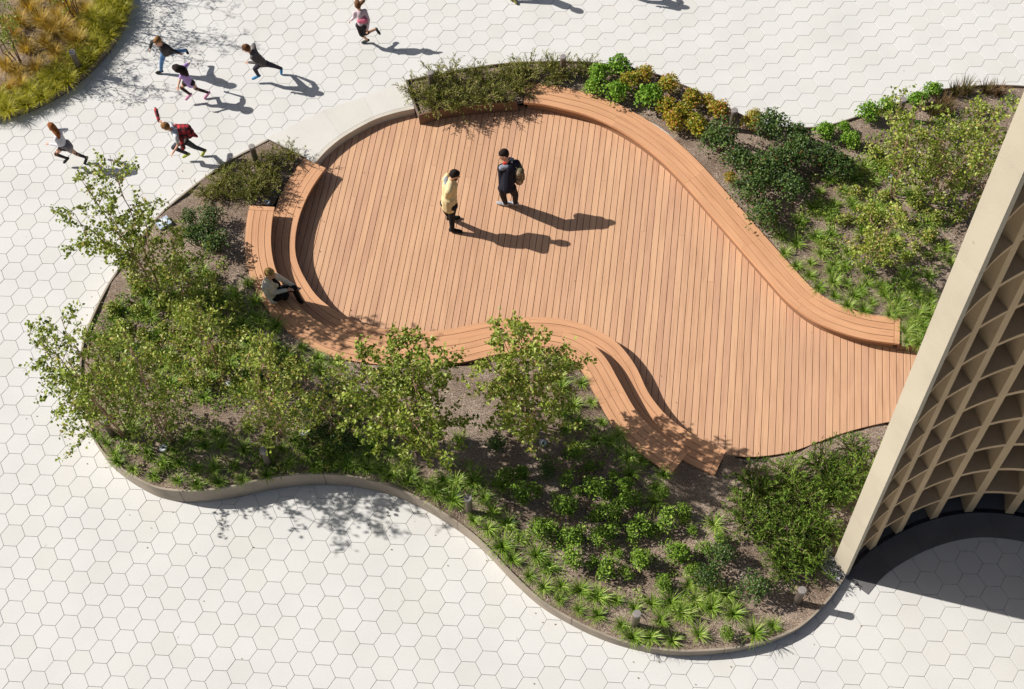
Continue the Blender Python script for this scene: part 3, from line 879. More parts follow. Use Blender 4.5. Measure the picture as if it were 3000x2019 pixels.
def leaf_quad(acc, p, d, nrm, L, W, tone, mat=0, fold=0.25):
    """Pointed oval leaf folded along its midrib, growing from p along d."""
    d = unit(d); s = unit(np.cross(d, nrm)); u = np.cross(s, d)
    base, tip = p, p + d * L
    l = p + d * L * 0.45 + s * W * 0.5 + u * W * fold
    r = p + d * L * 0.45 - s * W * 0.5 + u * W * fold
    acc.add([base, r, tip, l], [(0, 1, 2), (0, 2, 3)], mat, tone)

def blade(acc, p, az, el, L, W, droop, tone, seg=4, mat=0):
    """Strap leaf: starts at p, rises at el and arches over."""
    h = np.array([math.cos(az), math.sin(az), 0]); s = np.array([-h[1], h[0], 0])
    V, F = [], []
    q = p.copy(); e = el
    for i in range(seg + 1):
        t = i / seg
        w = W * (1 - t ** 2.2) * 0.5 + 0.0008
        V += [q - s * w, q + s * w]
        q = q + (h * math.cos(e) + np.array([0, 0, 1]) * math.sin(e)) * L / seg
        e -= droop / seg * (0.6 + 0.8 * t)
    for i in range(seg): F.append((2 * i, 2 * i + 1, 2 * i + 3, 2 * i + 2))
    tt = np.repeat(tone + 0.18 * np.linspace(-0.5, 0.5, seg + 1), 2)
    acc.add(V, F, mat, tt)

def tuft_mesh(n, Lr, W, mat, name, spread=0.03, el=(0.75, 1.45), droop=(1.2, 2.3), seg=4):
    a = Acc()
    for k in range(n):
        az = rnd(0, 2 * math.pi); r = rnd(0, spread)
        blade(a, np.array([r * math.cos(az), r * math.sin(az), -0.01]), az + rnd(-0.5, 0.5), rnd(*el), rnd(*Lr), W * rnd(0.75, 1.2), rnd(*droop), rnd(0.05, 0.95), seg)
    return a.mesh(name, [mat])

def ball_mesh(name, n, rx, rz, L, W, mat, lobes=7, lobe_r=0.55, twig=True, up=0.35, berries=0):
    """Shrub: several leafy lobes on short stems, leaves facing mostly outwards."""
    a = Acc(); LC = []
    for k in range(lobes):
        d = rand_dir(); d[2] = abs(d[2]) * 0.9
        LC.append((np.array([d[0] * rx * rnd(0.3, 0.75), d[1] * rx * rnd(0.3, 0.75), rz * (0.45 + 0.65 * d[2] * rnd(0.5, 1))]), lobe_r * rnd(0.65, 1.15)))
    LC.append((np.array([0, 0, rz * 0.8]), lobe_r))
    for i in range(n):
        c, lr = LC[i % len(LC)]
        d = rand_dir()
        if d[2] < -0.3: d[2] *= -1
        rr = rnd(0.55, 1.08) ** 0.6
        p = c + d * np.array([rx, rx, rz]) * lr * rr
        if p[2] < 0.01: p[2] = rnd(0.01, 0.06)
        o = unit(d + rand_dir() * 0.7 + np.array([0, 0, up]))
        g = unit(np.cross(o, rand_dir()) + 0.35 * d)
        leaf_quad(a, p, g, o, L * rnd(0.7, 1.25), W * rnd(0.75, 1.2), rnd(0.0, 1.0))
    if twig:
        for c, lr in LC:
            V, F = tube(np.linspace(np.array([0, 0, -0.03]), c, 4) + RNG.normal(0, 0.008, (4, 3)) * np.array([[0], [1], [1], [1]]), [0.008, 0.006, 0.005, 0.003], 4)
            a.add(V, F, 1, 0.3)
    mats = [mat, M['twig']]
    if berries:
        mats.append(M['berry'])
        for k in range(berries):
            c, lr = LC[k % len(LC)]; d = rand_dir(); d[2] = abs(d[2])
            p = c + d * np.array([rx, rx, rz]) * lr * 1.08; r = 0.009
            V = [p + np.array(q) * r for q in ((1, 0, 0), (-1, 0, 0), (0, 1, 0), (0, -1, 0), (0, 0, 1), (0, 0, -1))]
            a.add(V, [(0, 2, 4), (2, 1, 4), (1, 3, 4), (3, 0, 4), (2, 0, 5), (1, 2, 5), (3, 1, 5), (0, 3, 5)], 2, 0.5)
    return a.mesh(name, mats)
M['berry'] = plain('red_berry', (0.42, 0.03, 0.02), 0.35)

def juniper_mesh(name, mat, rad=0.46, hgt=0.3, nb=24, per=15, upright=0.35):
    """Spreading juniper: arching branches set with feathery sprays."""
    a = Acc()
    for k in range(nb):
        az = 2 * math.pi * k / nb + rnd(-0.25, 0.25)
        L = rad * rnd(0.5, 1.2); el = rnd(0.35, 1.4)
        h = np.array([math.cos(az), math.sin(az), 0])
        q = np.array([0, 0, rnd(0.02, 0.10)]); path = [q]
        for i in range(6):
            q = q + (h * math.cos(el) + np.array([0, 0, 1]) * math.sin(el)) * L / 6
            el -= rnd(0.05, 0.26); path.append(q)
        path = np.array(path); path[:, 2] = np.maximum(path[:, 2], 0.015)
        V, F = tube(path, np.linspace(0.007, 0.002, 7), 4); a.add(V, F, 1, 0.3)
        for j in range(per):
            t = rnd(0.18, 1.0); i = min(5, int(t * 6)); p = path[i] + (path[i + 1] - path[i]) * (t * 6 - i)
            dirn = unit(unit(path[i + 1] - path[i]) + rand_dir() * 0.9 + np.array([0, 0, upright]))
            Ls = rnd(0.05, 0.11); tn = rnd(0, 1)
            for m_ in range(4):
                dd = unit(dirn + rand_dir() * 0.55)
                leaf_quad(a, p + dirn * Ls * m_ * 0.25, dd, rand_dir() + np.array([0, 0, 0.6]), Ls * rnd(0.45, 0.8), rnd(0.011, 0.019), min(1, max(0, tn + rnd(-0.25, 0.25))), 0, 0.1)
    return a.mesh(name, [mat, M['twig']])

def birch_meshes(seed, H, n_stem=4, spread=0.5, dens=1.0, leaf_s=0.068, crown_r=0.85, low=0.16, bend=(0, 0)):
    """Young multi-stemmed birch: returns (trunk mesh, crown mesh)."""
    global RNG
    keepr = RNG; RNG = np.random.default_rng(seed)
    tr, cr = Acc(), Acc()
    for s in range(n_stem):
        az = 2 * math.pi * s / n_stem + rnd(-0.6, 0.6)
        hs = H * (1.0 if s == 0 else rnd(0.62, 0.95))
        out = np.array([math.cos(az), math.sin(az), 0]) * spread * rnd(0.35, 1.0) * (0.3 if s == 0 else 1)
        n = 12; path = []
        for i in range(n):
            t = i / (n - 1)
            path.append(np.array([0.05 * math.cos(az), 0.05 * math.sin(az), 0]) + out * t ** 1.15 + np.array([bend[0] * t, bend[1] * t, hs * t]) + RNG.normal(0, 0.012, 3) * (i > 0) * (1 + t))
        path = np.array(path)
        V, F = tube(path, np.linspace(0.017, 0.004, n) * (H / 3.6), 6); tr.add(V, F, 0, 0.4)
        nbr = int(20 * hs / H * dens ** 0.5)
        for b in range(nbr):
            u = low + (0.985 - low) * (b + rnd(0, 1)) / nbr
            x = u * (n - 1); i = min(n - 2, int(x)); p = path[i] + (path[i + 1] - path[i]) * (x - i)
            prof = math.sin(min(1, (u - low + 0.10) / (0.42)) * math.pi / 2) * (1.02 - u) ** 0.62 * 1.35
            L = max(0.14, crown_r * prof * rnd(0.65, 1.15))
            a2 = rnd(0, 2 * math.pi); e2 = rnd(0.35, 0.95)
            q = p.copy(); bp = [q]
            for j in range(6):
                q = q + (np.array([math.cos(a2) * math.cos(e2), math.sin(a2) * math.cos(e2), math.sin(e2)])) * L / 6
                e2 -= rnd(-0.02, 0.16); a2 += rnd(-0.18, 0.18); bp.append(q)
            bp = np.array(bp)
            V, F = tube(bp, np.linspace(0.0065, 0.0018, 7), 4); tr.add(V, F, 0, 0.4)
            ntw = int((5 + 10 * L) * 1.0)
            for w in range(ntw + 1):
                t = rnd(0.2, 1.0) if w < ntw else 0.97
                j = min(5, int(t * 6)); p2 = bp[j] + (bp[j + 1] - bp[j]) * (t * 6 - j)
                td = unit(unit(bp[j + 1] - bp[j]) + rand_dir() * 0.8)
                Lt = rnd(0.10, 0.24)
                nlv = max(3, int(rnd(4, 8) * dens))
                for m_ in range(nlv):
                    pp = p2 + td * Lt * (m_ + 0.5) / nlv + RNG.normal(0, 0.012, 3)
                    o = unit(rand_dir() + np.array([0, 0, 0.75]))
                    g = unit(td * 0.5 + rand_dir() + np.array([0, 0, -0.35]))
                    sc = leaf_s * rnd(0.6, 1.2)
                    tn = RNG.beta(2.0, 2.6) if rnd(0, 1) > 0.035 else 0.98
                    leaf_quad(cr, pp, g, o, sc, sc * 0.74, float(tn), 0, 0.18)
    me = (tr.mesh('trunk', [M['bark']]), cr.mesh('crown', [M['birch_leaf']]))
    RNG = keepr
    return me

BEDS = {'s': z_south, 'n': z_north, 't': z_corner}
def root_at(px, py, bed, lift=0.0):
    z = 0.2
    for _ in range(4):
        P = at(px, py, z + lift); z = float(BEDS[bed](P[None])[0])
    return np.array([P[0], P[1], z])
def plant(name, me, px, py, bed, label, cat, group, lift=0.1, sc=(0.85, 1.15), k=1.0):
    P = root_at(px, py, bed, lift)
    s = rnd(*sc) * k
    o = obj(name, me, None, P, rnd(0, 6.28), s)
    return tag(o, label, cat, group)

def scatter(poly_px, step, bed, lift=0.15, shrink=6):
    poly = np.array(poly_px, float); out = []
    x0, y0 = poly.min(0); x1, y1 = poly.max(0)
    row = 0; y = y0
    while y < y1:
        x = x0 + (row % 2) * step / 2
        while x < x1:
            q = np.array([x + rnd(-.3, .3) * step, y + rnd(-.25, .25) * step])
            if inside(poly, q[None])[0]: out.append(q)
            x += step
        y += step * 0.72; row += 1
    return out

# ------------------------------------------------------------------ strappy tufts
tufts = [tuft_mesh(105, (0.13, 0.30), 0.0088, M['liriope'], 'grass_tuft', 0.045) for _ in range(7)]
T_KERB = zoomed([(795, 10), (905, 60), (1045, 110), (1105, 30), (1205, 135), (1220, 20), (1345, 50), (1345, 165), (1460, 60), (1490, 150), (1600, 30), (1655, 130), (1820, 100), (1830, 10), (1970, 20), (2160, 40), (2260, 40)], 0, 1346, 2.33) + \
    zoomed([(630, 1220), (720, 1260), (830, 1390), (720, 1450), (900, 1490), (1000, 1510), (1370, 1380), (1400, 1470), (1520, 1470), (1690, 1350), (1660, 1490), (1810, 1430), (1920, 1480), (2100, 1520), (2230, 1500), (2290, 1400), (900, 1350), (650, 1400), (780, 1520), (1250, 1440), (1190, 1500), (2010, 1430), (1480, 1390)], 0, 673, 2.33)
T_BENCH_W = zoomed([(1690, 360), (1740, 490), (1600, 470), (1660, 640), (1560, 650), (2170, 870), (2040, 930), (2180, 960), (2280, 900), (1690, 760), (1880, 660), (2060, 800), (1450, 560), (1780, 620), (1960, 860), (1830, 790)], 0, 673, 2.33)
T_SOUTH = zoomed([(40, 40), (180, 50), (330, 100), (460, 140), (550, 190), (640, 230), (760, 270), (900, 140), (780, 150), (980, 260), (900, 410), (1000, 470), (1030, 350), (1130, 440), (1220, 540), (1100, 590), (1170, 680), (1330, 650), (1420, 730), (1280, 790), (1380, 870), (1500, 860), (1490, 950), (1630, 890), (1750, 935), (1880, 960), (1620, 1020), (1750, 1060), (2000, 1010), (1910, 1130), (2120, 980), (2210, 860), (1990, 1210), (2110, 1210), (2260, 1230), (2180, 1100), (2250, 970), (2310, 1040), (1100, 170)], 1000, 1346, 2.33) + \
    zoomed([(20, 1050), (110, 1190), (200, 1010), (190, 910), (90, 960), (300, 920), (345, 1050), (490, 1180), (620, 1130), (45, 850)], 2000, 1346, 2.33)
T_BENCH_S = zoomed([(1500, 930), (1500, 1080), (1640, 1040), (1710, 1170), (1580, 1190), (1510, 1240), (1780, 1310), (1740, 1430), (1620, 1320), (1530, 1360), (1890, 1400), (1900, 1500), (1960, 1550), (800, 1420), (1620, 1490), (1830, 1440), (1480, 1010)], 1000, 673, 2.33) + \
    zoomed([(2140, 290), (2150, 200), (1970, 100), (2050, 10), (2200, 100)], 1000, 1346, 2.33) + zoomed([(215, 440), (10, 390)], 2000, 1346, 2.33)
T_NORTH = zoomed([(1010, 1220), (1180, 1210), (1300, 1230), (940, 1300), (1100, 1290), (1260, 1300), (1150, 1360), (890, 1410), (990, 1470), (800, 1510), (1040, 1380), (1320, 1390), (1250, 1130), (1350, 1150), (1320, 1080), (1690, 1510), (1110, 1090), (1170, 1150), (1470, 1240), (1570, 1330)], 2000, 0, 2.33) + \
    zoomed([(670, 30), (780, 90), (700, 150), (910, 40), (950, 150), (780, 240), (880, 220), (870, 310), (1010, 280), (1110, 240), (1030, 350), (930, 390), (1120, 360), (1260, 360), (1040, 440), (1170, 440), (1130, 510), (1290, 490), (1380, 430), (1240, 540), (1420, 570), (1520, 530), (1560, 620), (1620, 560), (1640, 650), (1530, 690), (1600, 720), (1480, 470), (1560, 390), (1600, 440), (1700, 440), (1690, 500), (1660, 50), (1740, 120), (1800, 120), (1830, 210), (1480, 90), (1350, 90), (1440, 40), (1520, 350), (1690, 580), (1620, 770), (1540, 760), (1580, 670), (1650, 700), (1600, 600)], 2000, 673, 2.33)
for seq, bed, lab, grp, k in (
        (T_KERB, 's', 'strappy green grass tuft in the rows near the southwest kerb', 'grass tufts near the southwest kerb', 0.95),
        (T_BENCH_W, 's', 'strappy green grass tuft growing behind the upper west bench tier', 'grass tufts behind the west bench', 1.0),
        (T_SOUTH, 's', 'strappy green grass tuft in the band along the south kerb', 'grass tufts along the south kerb', 1.08),
        (T_BENCH_S, 's', 'strappy green grass tuft beside the south end of the S-shaped bench', 'grass tufts by the south end of the bench', 1.0),
        (T_NORTH, 'n', 'strappy green grass tuft in the mulch behind the long north bench', 'grass tufts behind the north bench', 0.92)):
    for i, (x, y) in enumerate(seq):
        plant('grass_tuft', tufts[int(RNG.integers(0, 7))], x, y, bed, lab, 'grass tuft', grp, 0.08, (0.72, 1.22), k)

# ------------------------------------------------------------------ small shrubs
boxes = [ball_mesh('shrub', 420, 0.17, 0.25, 0.042, 0.026, M['box'], 8, 0.6) for _ in range(5)]
S_SOUTH = zoomed([(1250, 240), (1740, 200), (1940, 190), (1525, 330), (1770, 370), (1935, 305), (2040, 470), (2210, 420), (1355, 490), (1560, 540), (1760, 540), (1575, 700), (1800, 755), (2040, 710), (2310, 670)], 1000, 1346, 2.33)
for x, y in S_SOUTH:
    plant('shrub', boxes[int(RNG.integers(0, 5))], x, y, 's', 'small rounded green shrub standing in the open mulch of the south bed', 'shrub', 'small green shrubs of the south bed', 0.12, (1.05, 1.4))
for q in scatter([(1470, 1340), (1690, 1330), (1840, 1420), (2000, 1450), (2130, 1560), (2080, 1720), (1900, 1720), (1700, 1650), (1560, 1540), (1430, 1440)], 84, 's'):
    plant('shrub', boxes[int(RNG.integers(0, 5))], q[0], q[1], 's', 'low young green shrub filling between the rounded ones of the south bed', 'shrub', 'young shrubs of the south bed', 0.08, (0.6, 1.0))
darkball = [ball_mesh('shrub', 900, 0.2, 0.3, 0.032, 0.02, M['holly'], 9, 0.6) for _ in range(2)]
plant('shrub', darkball[0], 1000 + 1050 / 2.33, 673 + 1470 / 2.33, 's', 'dark green ball shrub in the shade of the two eastern birches', 'shrub', 'dark ball shrubs', 0.14, (1, 1))
plant('shrub', darkball[1], 1000 + 1400 / 2.33, 1346 + 80 / 2.33, 's', 'dark green ball shrub in the middle of the south mulch', 'shrub', 'dark ball shrubs', 0.14, (0.95, 0.95))
plant('shrub', boxes[2], 2000 + 300 / 2.33, 1346 + 1190 / 2.33, 's', 'yellowish round shrub at the southern tip of the bed', 'shrub', None, 0.1, (0.85, 0.85))

hollies = [ball_mesh('holly_shrub', 900, 0.30, 0.42, 0.045, 0.03, M['holly'], 11, 0.52, berries=14) for _ in range(4)]
for x, y, s in [(2105, 425, .95), (2160, 480, .8), (2255, 385, 1.0), (2325, 420, .9), (2330, 470, .95), (2260, 520, .95), (2195, 575, .95), (2310, 560, .95), (2235, 640, .9), (2410, 470, .95), (2455, 505, .85), (2290, 480, .9), (2215, 500, .85)]:
    plant('holly_shrub', hollies[int(RNG.integers(0, 4))], x, y, 'n', 'dark green holly in the thicket behind the middle of the long bench', 'shrub', 'hollies behind the long bench', 0.2, (1.2, 1.45), s)
for x, y, lab in [(2110, 1622, 'dark holly with red berries west of the juniper mass'), (2206, 1722, 'dark holly with red berries near the southern tip of the bed'), (2078, 1690, 'low dark holly between grass tufts at the south bend')]:
    plant('holly_shrub', hollies[int(RNG.integers(0, 4))], x, y, 's', lab, 'shrub', None, 0.2, (0.85, 1.0))
for x, y in [(560, 640), (600, 690), (625, 640), (640, 720), (565, 700)]:
    plant('holly_shrub', hollies[int(RNG.integers(0, 4))], x, y, 's', 'dark leafy shrub beside the upper north end of the west bench', 'shrub', 'dark shrubs by the west bench', 0.2, (0.8, 1.05))
for x, y in [(930, 1195), (985, 1150), (1040, 1230), (1000, 1290), (930, 1260)]:
    plant('holly_shrub', hollies[int(RNG.integers(0, 4))], x, y, 's', 'dark undergrowth shrub at the foot of the middle birches', 'shrub', 'dark undergrowth of the west bed', 0.2, (0.7, 0.95))

brights = [ball_mesh('bright_shrub', 620, 0.2, 0.27, 0.05, 0.036, M['bright'], 9, 0.58) for _ in range(3)]
for x, y, s in [(1752, 228, 1), (1812, 205, 1.05), (1737, 262, .8), (1800, 285, 1.1), (1900, 303, 1.15)]:
    plant('bright_shrub', brights[int(RNG.integers(0, 3))], x, y, 'n', 'bright green mounded shrub near the west end of the long bench', 'shrub', 'bright green shrubs by the long bench', 0.12, (1.2, 1.3), s)
for x, y, s in [(2540, 338, 1.1), (2598, 312, .85), (2685, 300, 1.0), (2733, 268, .85), (2412, 395, 1.05), (2470, 375, .7), (2492, 415, .9)]:
    plant('bright_shrub', brights[int(RNG.integers(0, 3))], x, y, 'n', 'bright green mounded shrub along the far northeast rim', 'shrub', 'bright green shrubs along the northeast rim', 0.12, (0.95, 1.05), s)
golds = [ball_mesh('golden_shrub', 620, 0.15, 0.25, 0.038, 0.028, M['gold'], 8, 0.62) for _ in range(4)]
for x, y, s in [(1840, 252, 1.1), (1892, 232, 1), (1965, 262, 1), (1955, 330, 1.05), (1972, 368, 1), (2018, 298, 1.05), (2003, 345, 1), (2040, 388, 1.1), (2097, 340, 1.1), (2076, 303, .8), (2196, 372, .9), (2208, 345, .7), (1935, 310, .7)]:
    plant('golden_shrub', golds[int(RNG.integers(0, 4))], x, y, 'n', 'yellow and orange shrub in the cluster north of the long bench', 'shrub', 'yellow shrubs north of the long bench', 0.12, (1.25, 1.45), s)
for x, y, s, lab in [(2140, 522, .8, 'small yellow shrub alone in the mulch beside the long bench'), (2262, 645, .7, 'small yellow shrub at the foot of the holly thicket')]:
    plant('golden_shrub', golds[1], x, y, 'n', lab, 'shrub', None, 0.1, (1, 1), s)
heath = [tuft_mesh(90, (0.2, 0.38), 0.012, M['heather'], 'heather', 0.12, (1.0, 1.5), (0.1, 0.6)) for _ in range(2)]
for x, y in [(2800, 268), (2830, 262), (2890, 262), (2925, 268), (2760, 305), (2735, 325), (2775, 320)]:
    plant('heather', heath[int(RNG.integers(0, 2))], x, y, 'n', 'brownish heather at the far rim close to the pale end wall', 'shrub', 'heathers at the far rim', 0.1, (0.9, 1.2))

# ------------------------------------------------------------------ junipers
jun = [juniper_mesh('juniper', M['juniper']) for _ in range(4)]
jol = [juniper_mesh('juniper', M['juniper_olive'], 0.46, 0.3, 26, 14, 0.45) for _ in range(4)]
for q in scatter([(2110, 1460), (2190, 1400), (2330, 1355), (2450, 1310), (2560, 1275), (2590, 1262), (2530, 1400), (2440, 1600), (2400, 1640), (2330, 1700), (2260, 1690), (2150, 1560), (2080, 1470)], 74, 's'):
    plant('juniper', jun[int(RNG.integers(0, 4))], q[0], q[1], 's', 'fresh green spreading juniper in the mass beside the lattice wall', 'juniper', 'junipers beside the lattice wall', 0.13, (0.65, 1.3))
for q in scatter([(1200, 250), (1290, 226), (1480, 200), (1640, 196), (1655, 235), (1540, 238), (1525, 290), (1400, 298), (1240, 322)], 52, 'n'):
    plant('juniper', jol[int(RNG.integers(0, 4))], q[0], q[1], 'n', 'olive green juniper spilling over the board north of the deck', 'juniper', 'junipers north of the deck', 0.16, (0.8, 1.05))
for x, y in [(1690, 205), (1725, 195)]:
    plant('juniper', jol[1], x, y, 'n', 'olive juniper sprig east of the tall north bollard', 'juniper', 'juniper sprigs by the north bollard', 0.1, (0.6, 0.75))
for q in scatter([(785, 425), (880, 470), (845, 500), (815, 560), (770, 590), (690, 590), (600, 570), (560, 600), (600, 545), (700, 470)], 50, 's'):
    plant('juniper', jol[int(RNG.integers(0, 4))], q[0], q[1], 's', 'olive green juniper in the narrow tip of the west bed', 'juniper', 'junipers in the tip of the west bed', 0.14, (0.65, 0.92))

# ------------------------------------------------------------------ birches
def tree(px, py, bed, label, seed, H, **kw):
    P = root_at(px, py, bed)
    t = thing('birch_tree', label, 'tree', P, 'young birches in the beds')
    a, b = birch_meshes(seed, H, **kw)
    obj('trunk', a, t); obj('crown', b, t)
tree(1556, 1255, 's', 'birch whose top overlaps the middle of the S-shaped bench', 11, 3.6, dens=1.1, crown_r=1.0, leaf_s=0.074, n_stem=5, spread=0.7, bend=(-0.12, 0))
tree(1235, 1325, 's', 'dense birch left of the one overlapping the bench', 12, 3.4, dens=1.15, crown_r=1.08, leaf_s=0.074, n_stem=6, spread=0.8, bend=(-0.15, 0))
tree(460, 850, 's', 'birch with tall sprays reaching over the pavement below the running red-haired child', 13, 3.9, dens=0.95, crown_r=0.8, n_stem=5, spread=0.75, bend=(-0.05, 0))
tree(365, 1275, 's', 'birch leaning out over the west kerb', 14, 3.9, dens=0.85, crown_r=0.95, n_stem=6, spread=0.8, bend=(-0.1, 0))
tree(505, 1300, 's', 'birch in the middle of the west bed among grass tufts', 15, 3.8, dens=0.6, crown_r=0.85, n_stem=4)
tree(640, 1085, 's', 'birch standing between the west kerb and the seated person', 16, 2.3, dens=0.55, crown_r=0.7, n_stem=4)
tree(830, 1275, 's', 'birch with reddish stems near the round ground lights of the west bed', 17, 2.9, dens=0.62, crown_r=0.8, n_stem=5)
tree(985, 1250, 's', 'low birch behind the curved corner of the upper bench', 18, 2.2, dens=0.6, crown_r=0.65, n_stem=3)
tree(560, 900, 's', 'slender birch behind the dark shrubs of the west bed', 19, 2.3, dens=0.6, crown_r=0.65, n_stem=3)
tree(2612, 575, 'n', 'birch with an orange stem behind the long north bench', 20, 3.0, dens=0.65, crown_r=0.62, n_stem=3, bend=(-0.35, 0))
tree(2735, 590, 'n', 'birch beside the pale end wall, left of its pair', 21, 2.9, dens=0.62, crown_r=0.72)
tree(2835, 615, 'n', 'birch half hidden behind the pale end wall', 22, 3.0, dens=0.62, crown_r=0.75)
tree(2540, 790, 'n', 'thin low birch among the tufts near the bench end', 23, 1.9, dens=0.6, crown_r=0.5, n_stem=3)

for q in scatter([(260, 960), (420, 800), (520, 760), (640, 800), (720, 900), (800, 1000), (880, 1060), (880, 1150), (700, 1180), (520, 1160), (400, 1140), (270, 1130)], 62, 's'):
    plant('grass_tuft', tufts[int(RNG.integers(0, 7))], q[0], q[1], 's', 'strappy green grass tuft in the shade under the west birches', 'grass tuft', 'grass tufts under the west birches', 0.08, (0.85, 1.1))

# low leafy cover in the west bed: small seedlings
seedl = [ball_mesh('leafy_bush', 190, 0.18, 0.22, 0.058, 0.042, M['birch_leaf'], 7, 0.7) for _ in range(4)]
for q in scatter([(300, 900), (420, 800), (520, 760), (640, 800), (720, 900), (800, 1000), (900, 1060), (880, 1130), (700, 1160), (520, 1140), (400, 1120), (280, 1100)], 72, 's'):
    plant('leafy_bush', seedl[int(RNG.integers(0, 4))], q[0], q[1], 's', 'small leafy sapling in the ground cover under the west birches', 'sapling', 'saplings under the west birches', 0.08, (0.6, 1.05))
for x, y in [(2650, 470), (2700, 520), (2760, 470), (2790, 540), (2680, 600), (2740, 640), (2600, 480), (2560, 450), (2640, 420), (2700, 400), (2780, 400), (2850, 380), (2810, 640), (2720, 700), (2870, 330), (2480, 640), (2560, 640)]:
    plant('leafy_bush', seedl[int(RNG.integers(0, 4))], x, y, 'n', 'small leafy sapling near the pale end wall', 'sapling', 'saplings near the end wall', 0.08, (0.6, 1.0))

for q in scatter([(2360, 560), (2500, 470), (2620, 420), (2800, 380), (2880, 330), (2850, 560), (2760, 720), (2700, 880), (2560, 860), (2440, 760), (2340, 680)], 105, 'n'):
    plant('leafy_bush', seedl[int(RNG.integers(0, 4))], q[0], q[1], 'n', 'low leafy bush in the mulch between the thin birches', 'bush', 'low bushes of the northeast bed', 0.06, (0.5, 0.85))
for q in scatter([(2370, 600), (2480, 540), (2620, 560), (2760, 620), (2760, 760), (2690, 940), (2560, 880), (2430, 780)], 88, 'n'):
    plant('grass_tuft', tufts[int(RNG.integers(0, 7))], q[0], q[1], 'n', 'strappy green grass tuft around the ground light of the northeast bed', 'grass tuft', 'grass tufts around the northeast ground light', 0.08, (0.8, 1.1))
for q in scatter([(960, 1250), (1150, 1290), (1330, 1410), (1260, 1440), (1120, 1400), (960, 1370)], 58, 's'):
    plant('grass_tuft', tufts[int(RNG.integers(0, 7))], q[0], q[1], 's', 'strappy green grass tuft beneath the dense birch', 'grass tuft', 'grass tufts beneath the dense birch', 0.08, (0.85, 1.1))

# ------------------------------------------------------------------ golden grasses of the corner bed
gg = [tuft_mesh(280, (0.22, 0.42), 0.0085, M['grass_green'], 'golden_grass', 0.09, (0.7, 1.45), (1.0, 2.1), 5) for _ in range(4)]
go = [tuft_mesh(240, (0.20, 0.36), 0.007, M['grass_gold'], 'golden_grass', 0.07, (0.8, 1.5), (0.6, 1.7), 5) for _ in range(4)]
for x, y in [(330, 20), (365, 35), (350, 70), (320, 60), (325, 105), (290, 95), (300, 140), (265, 130), (270, 170), (235, 165), (240, 205), (205, 195), (205, 235), (170, 225), (172, 262), (135, 250), (130, 285), (95, 275), (88, 305), (50, 300), (30, 325), (10, 290), (-20, 330), (310, 5), (372, 0), (285, 60)]:
    plant('golden_grass', gg[int(RNG.integers(0, 4))], x - 13, y - 9, 't', 'long yellow-green grass mound draping over the edging of the corner bed', 'ornamental grass', 'grass mounds along the corner edging', 0.15, (0.85, 1.15))
for x, y in [(85, 22), (165, 38), (118, 58), (150, 88), (215, 40), (240, 75), (205, 105), (75, 140), (160, 150), (60, 240), (25, 250), (105, 195), (250, 20), (195, 15), (40, 95), (130, 120), (15, 190), (60, -20), (140, -15), (180, 75), (55, 60), (10, 60), (175, 185), (225, 120), (45, 205)]:
    plant('golden_grass', go[int(RNG.integers(0, 4))], x, y, 't', 'small straw-gold grass clump in the mulch of the corner bed', 'ornamental grass', 'gold grass clumps of the corner bed', 0.12, (0.85, 1.35))
def bare(px, py, label, seed, H, dens, cr, **kw):
    P = root_at(px, py, 't')
    t = thing('bare_shrub', label, 'shrub', P, 'bare stemmed shrubs of the corner bed')
    a, b = birch_meshes(seed, H, dens=dens, crown_r=cr, leaf_s=0.045, low=0.25, **kw)
    a.materials[0] = M['twig']
    obj('trunk', a, t); obj('crown', b, t)
bare(60, 195, 'nearly bare twiggy shrub at the left edge of the corner bed', 31, 2.8, 0.6, 0.6, n_stem=5, spread=0.6)
bare(232, 60, 'nearly bare twiggy shrub at the top of the corner bed', 32, 3.1, 0.6, 0.65, n_stem=5, spread=0.7)
bare(15, 120, 'nearly bare twiggy shrub at the far corner of the photo', 33, 2.6, 0.5, 0.55, n_stem=4, spread=0.6)
bare(150, -60, 'nearly bare twiggy shrub just above the picture edge', 34, 3.2, 0.6, 0.75, n_stem=5, spread=0.7)

# ------------------------------------------------------------------ creeping ground cover: too fine to count
def ground_cover(label, poly_px, bed, n, mats, seed, keep=0.5):
    global RNG
    kr = RNG; RNG = np.random.default_rng(seed)
    poly = np.array([root_at(x, y, bed)[:2] for x, y in poly_px])
    lo, hi = poly.min(0), poly.max(0); a = Acc(); k = 0
    Q = RNG.uniform(lo, hi, (n * 8, 2)); Q = Q[inside(poly, Q)]
    patch = np.sin(Q[:, 0] * 2.9 + 1.7 * np.sin(Q[:, 1] * 2.1)) * np.cos(Q[:, 1] * 3.3 + 0.8 * np.sin(Q[:, 0] * 4.0))
    Q = Q[patch + RNG.normal(0, 0.45, len(Q)) > keep - 0.9][:n]
    Z = BEDS[bed](Q)
    for (x, y), z in zip(Q, Z):
        h = rnd(0.05, 0.2); r = rnd(0.05, 0.12); mi = int(RNG.integers(0, len(mats))); t0 = rnd(0.1, 0.8)
        for j in range(int(rnd(16, 30))):
            d = rand_dir(); d[2] = abs(d[2])
            q = np.array([x, y, z]) + d * np.array([r, r, h])
            o = unit(d * 0.6 + rand_dir() * 0.5 + np.array([0, 0, 0.7])); g = unit(np.cross(o, rand_dir()) + 0.4 * d)
            leaf_quad(a, q, g, o, rnd(0.03, 0.06), rnd(0.02, 0.036), min(1, max(0, t0 + rnd(-0.35, 0.35))), mi)
    o = obj('ground_cover', a.mesh('ground_cover', mats))
    tag(o, label, 'ground cover', None, 'stuff')
    RNG = kr
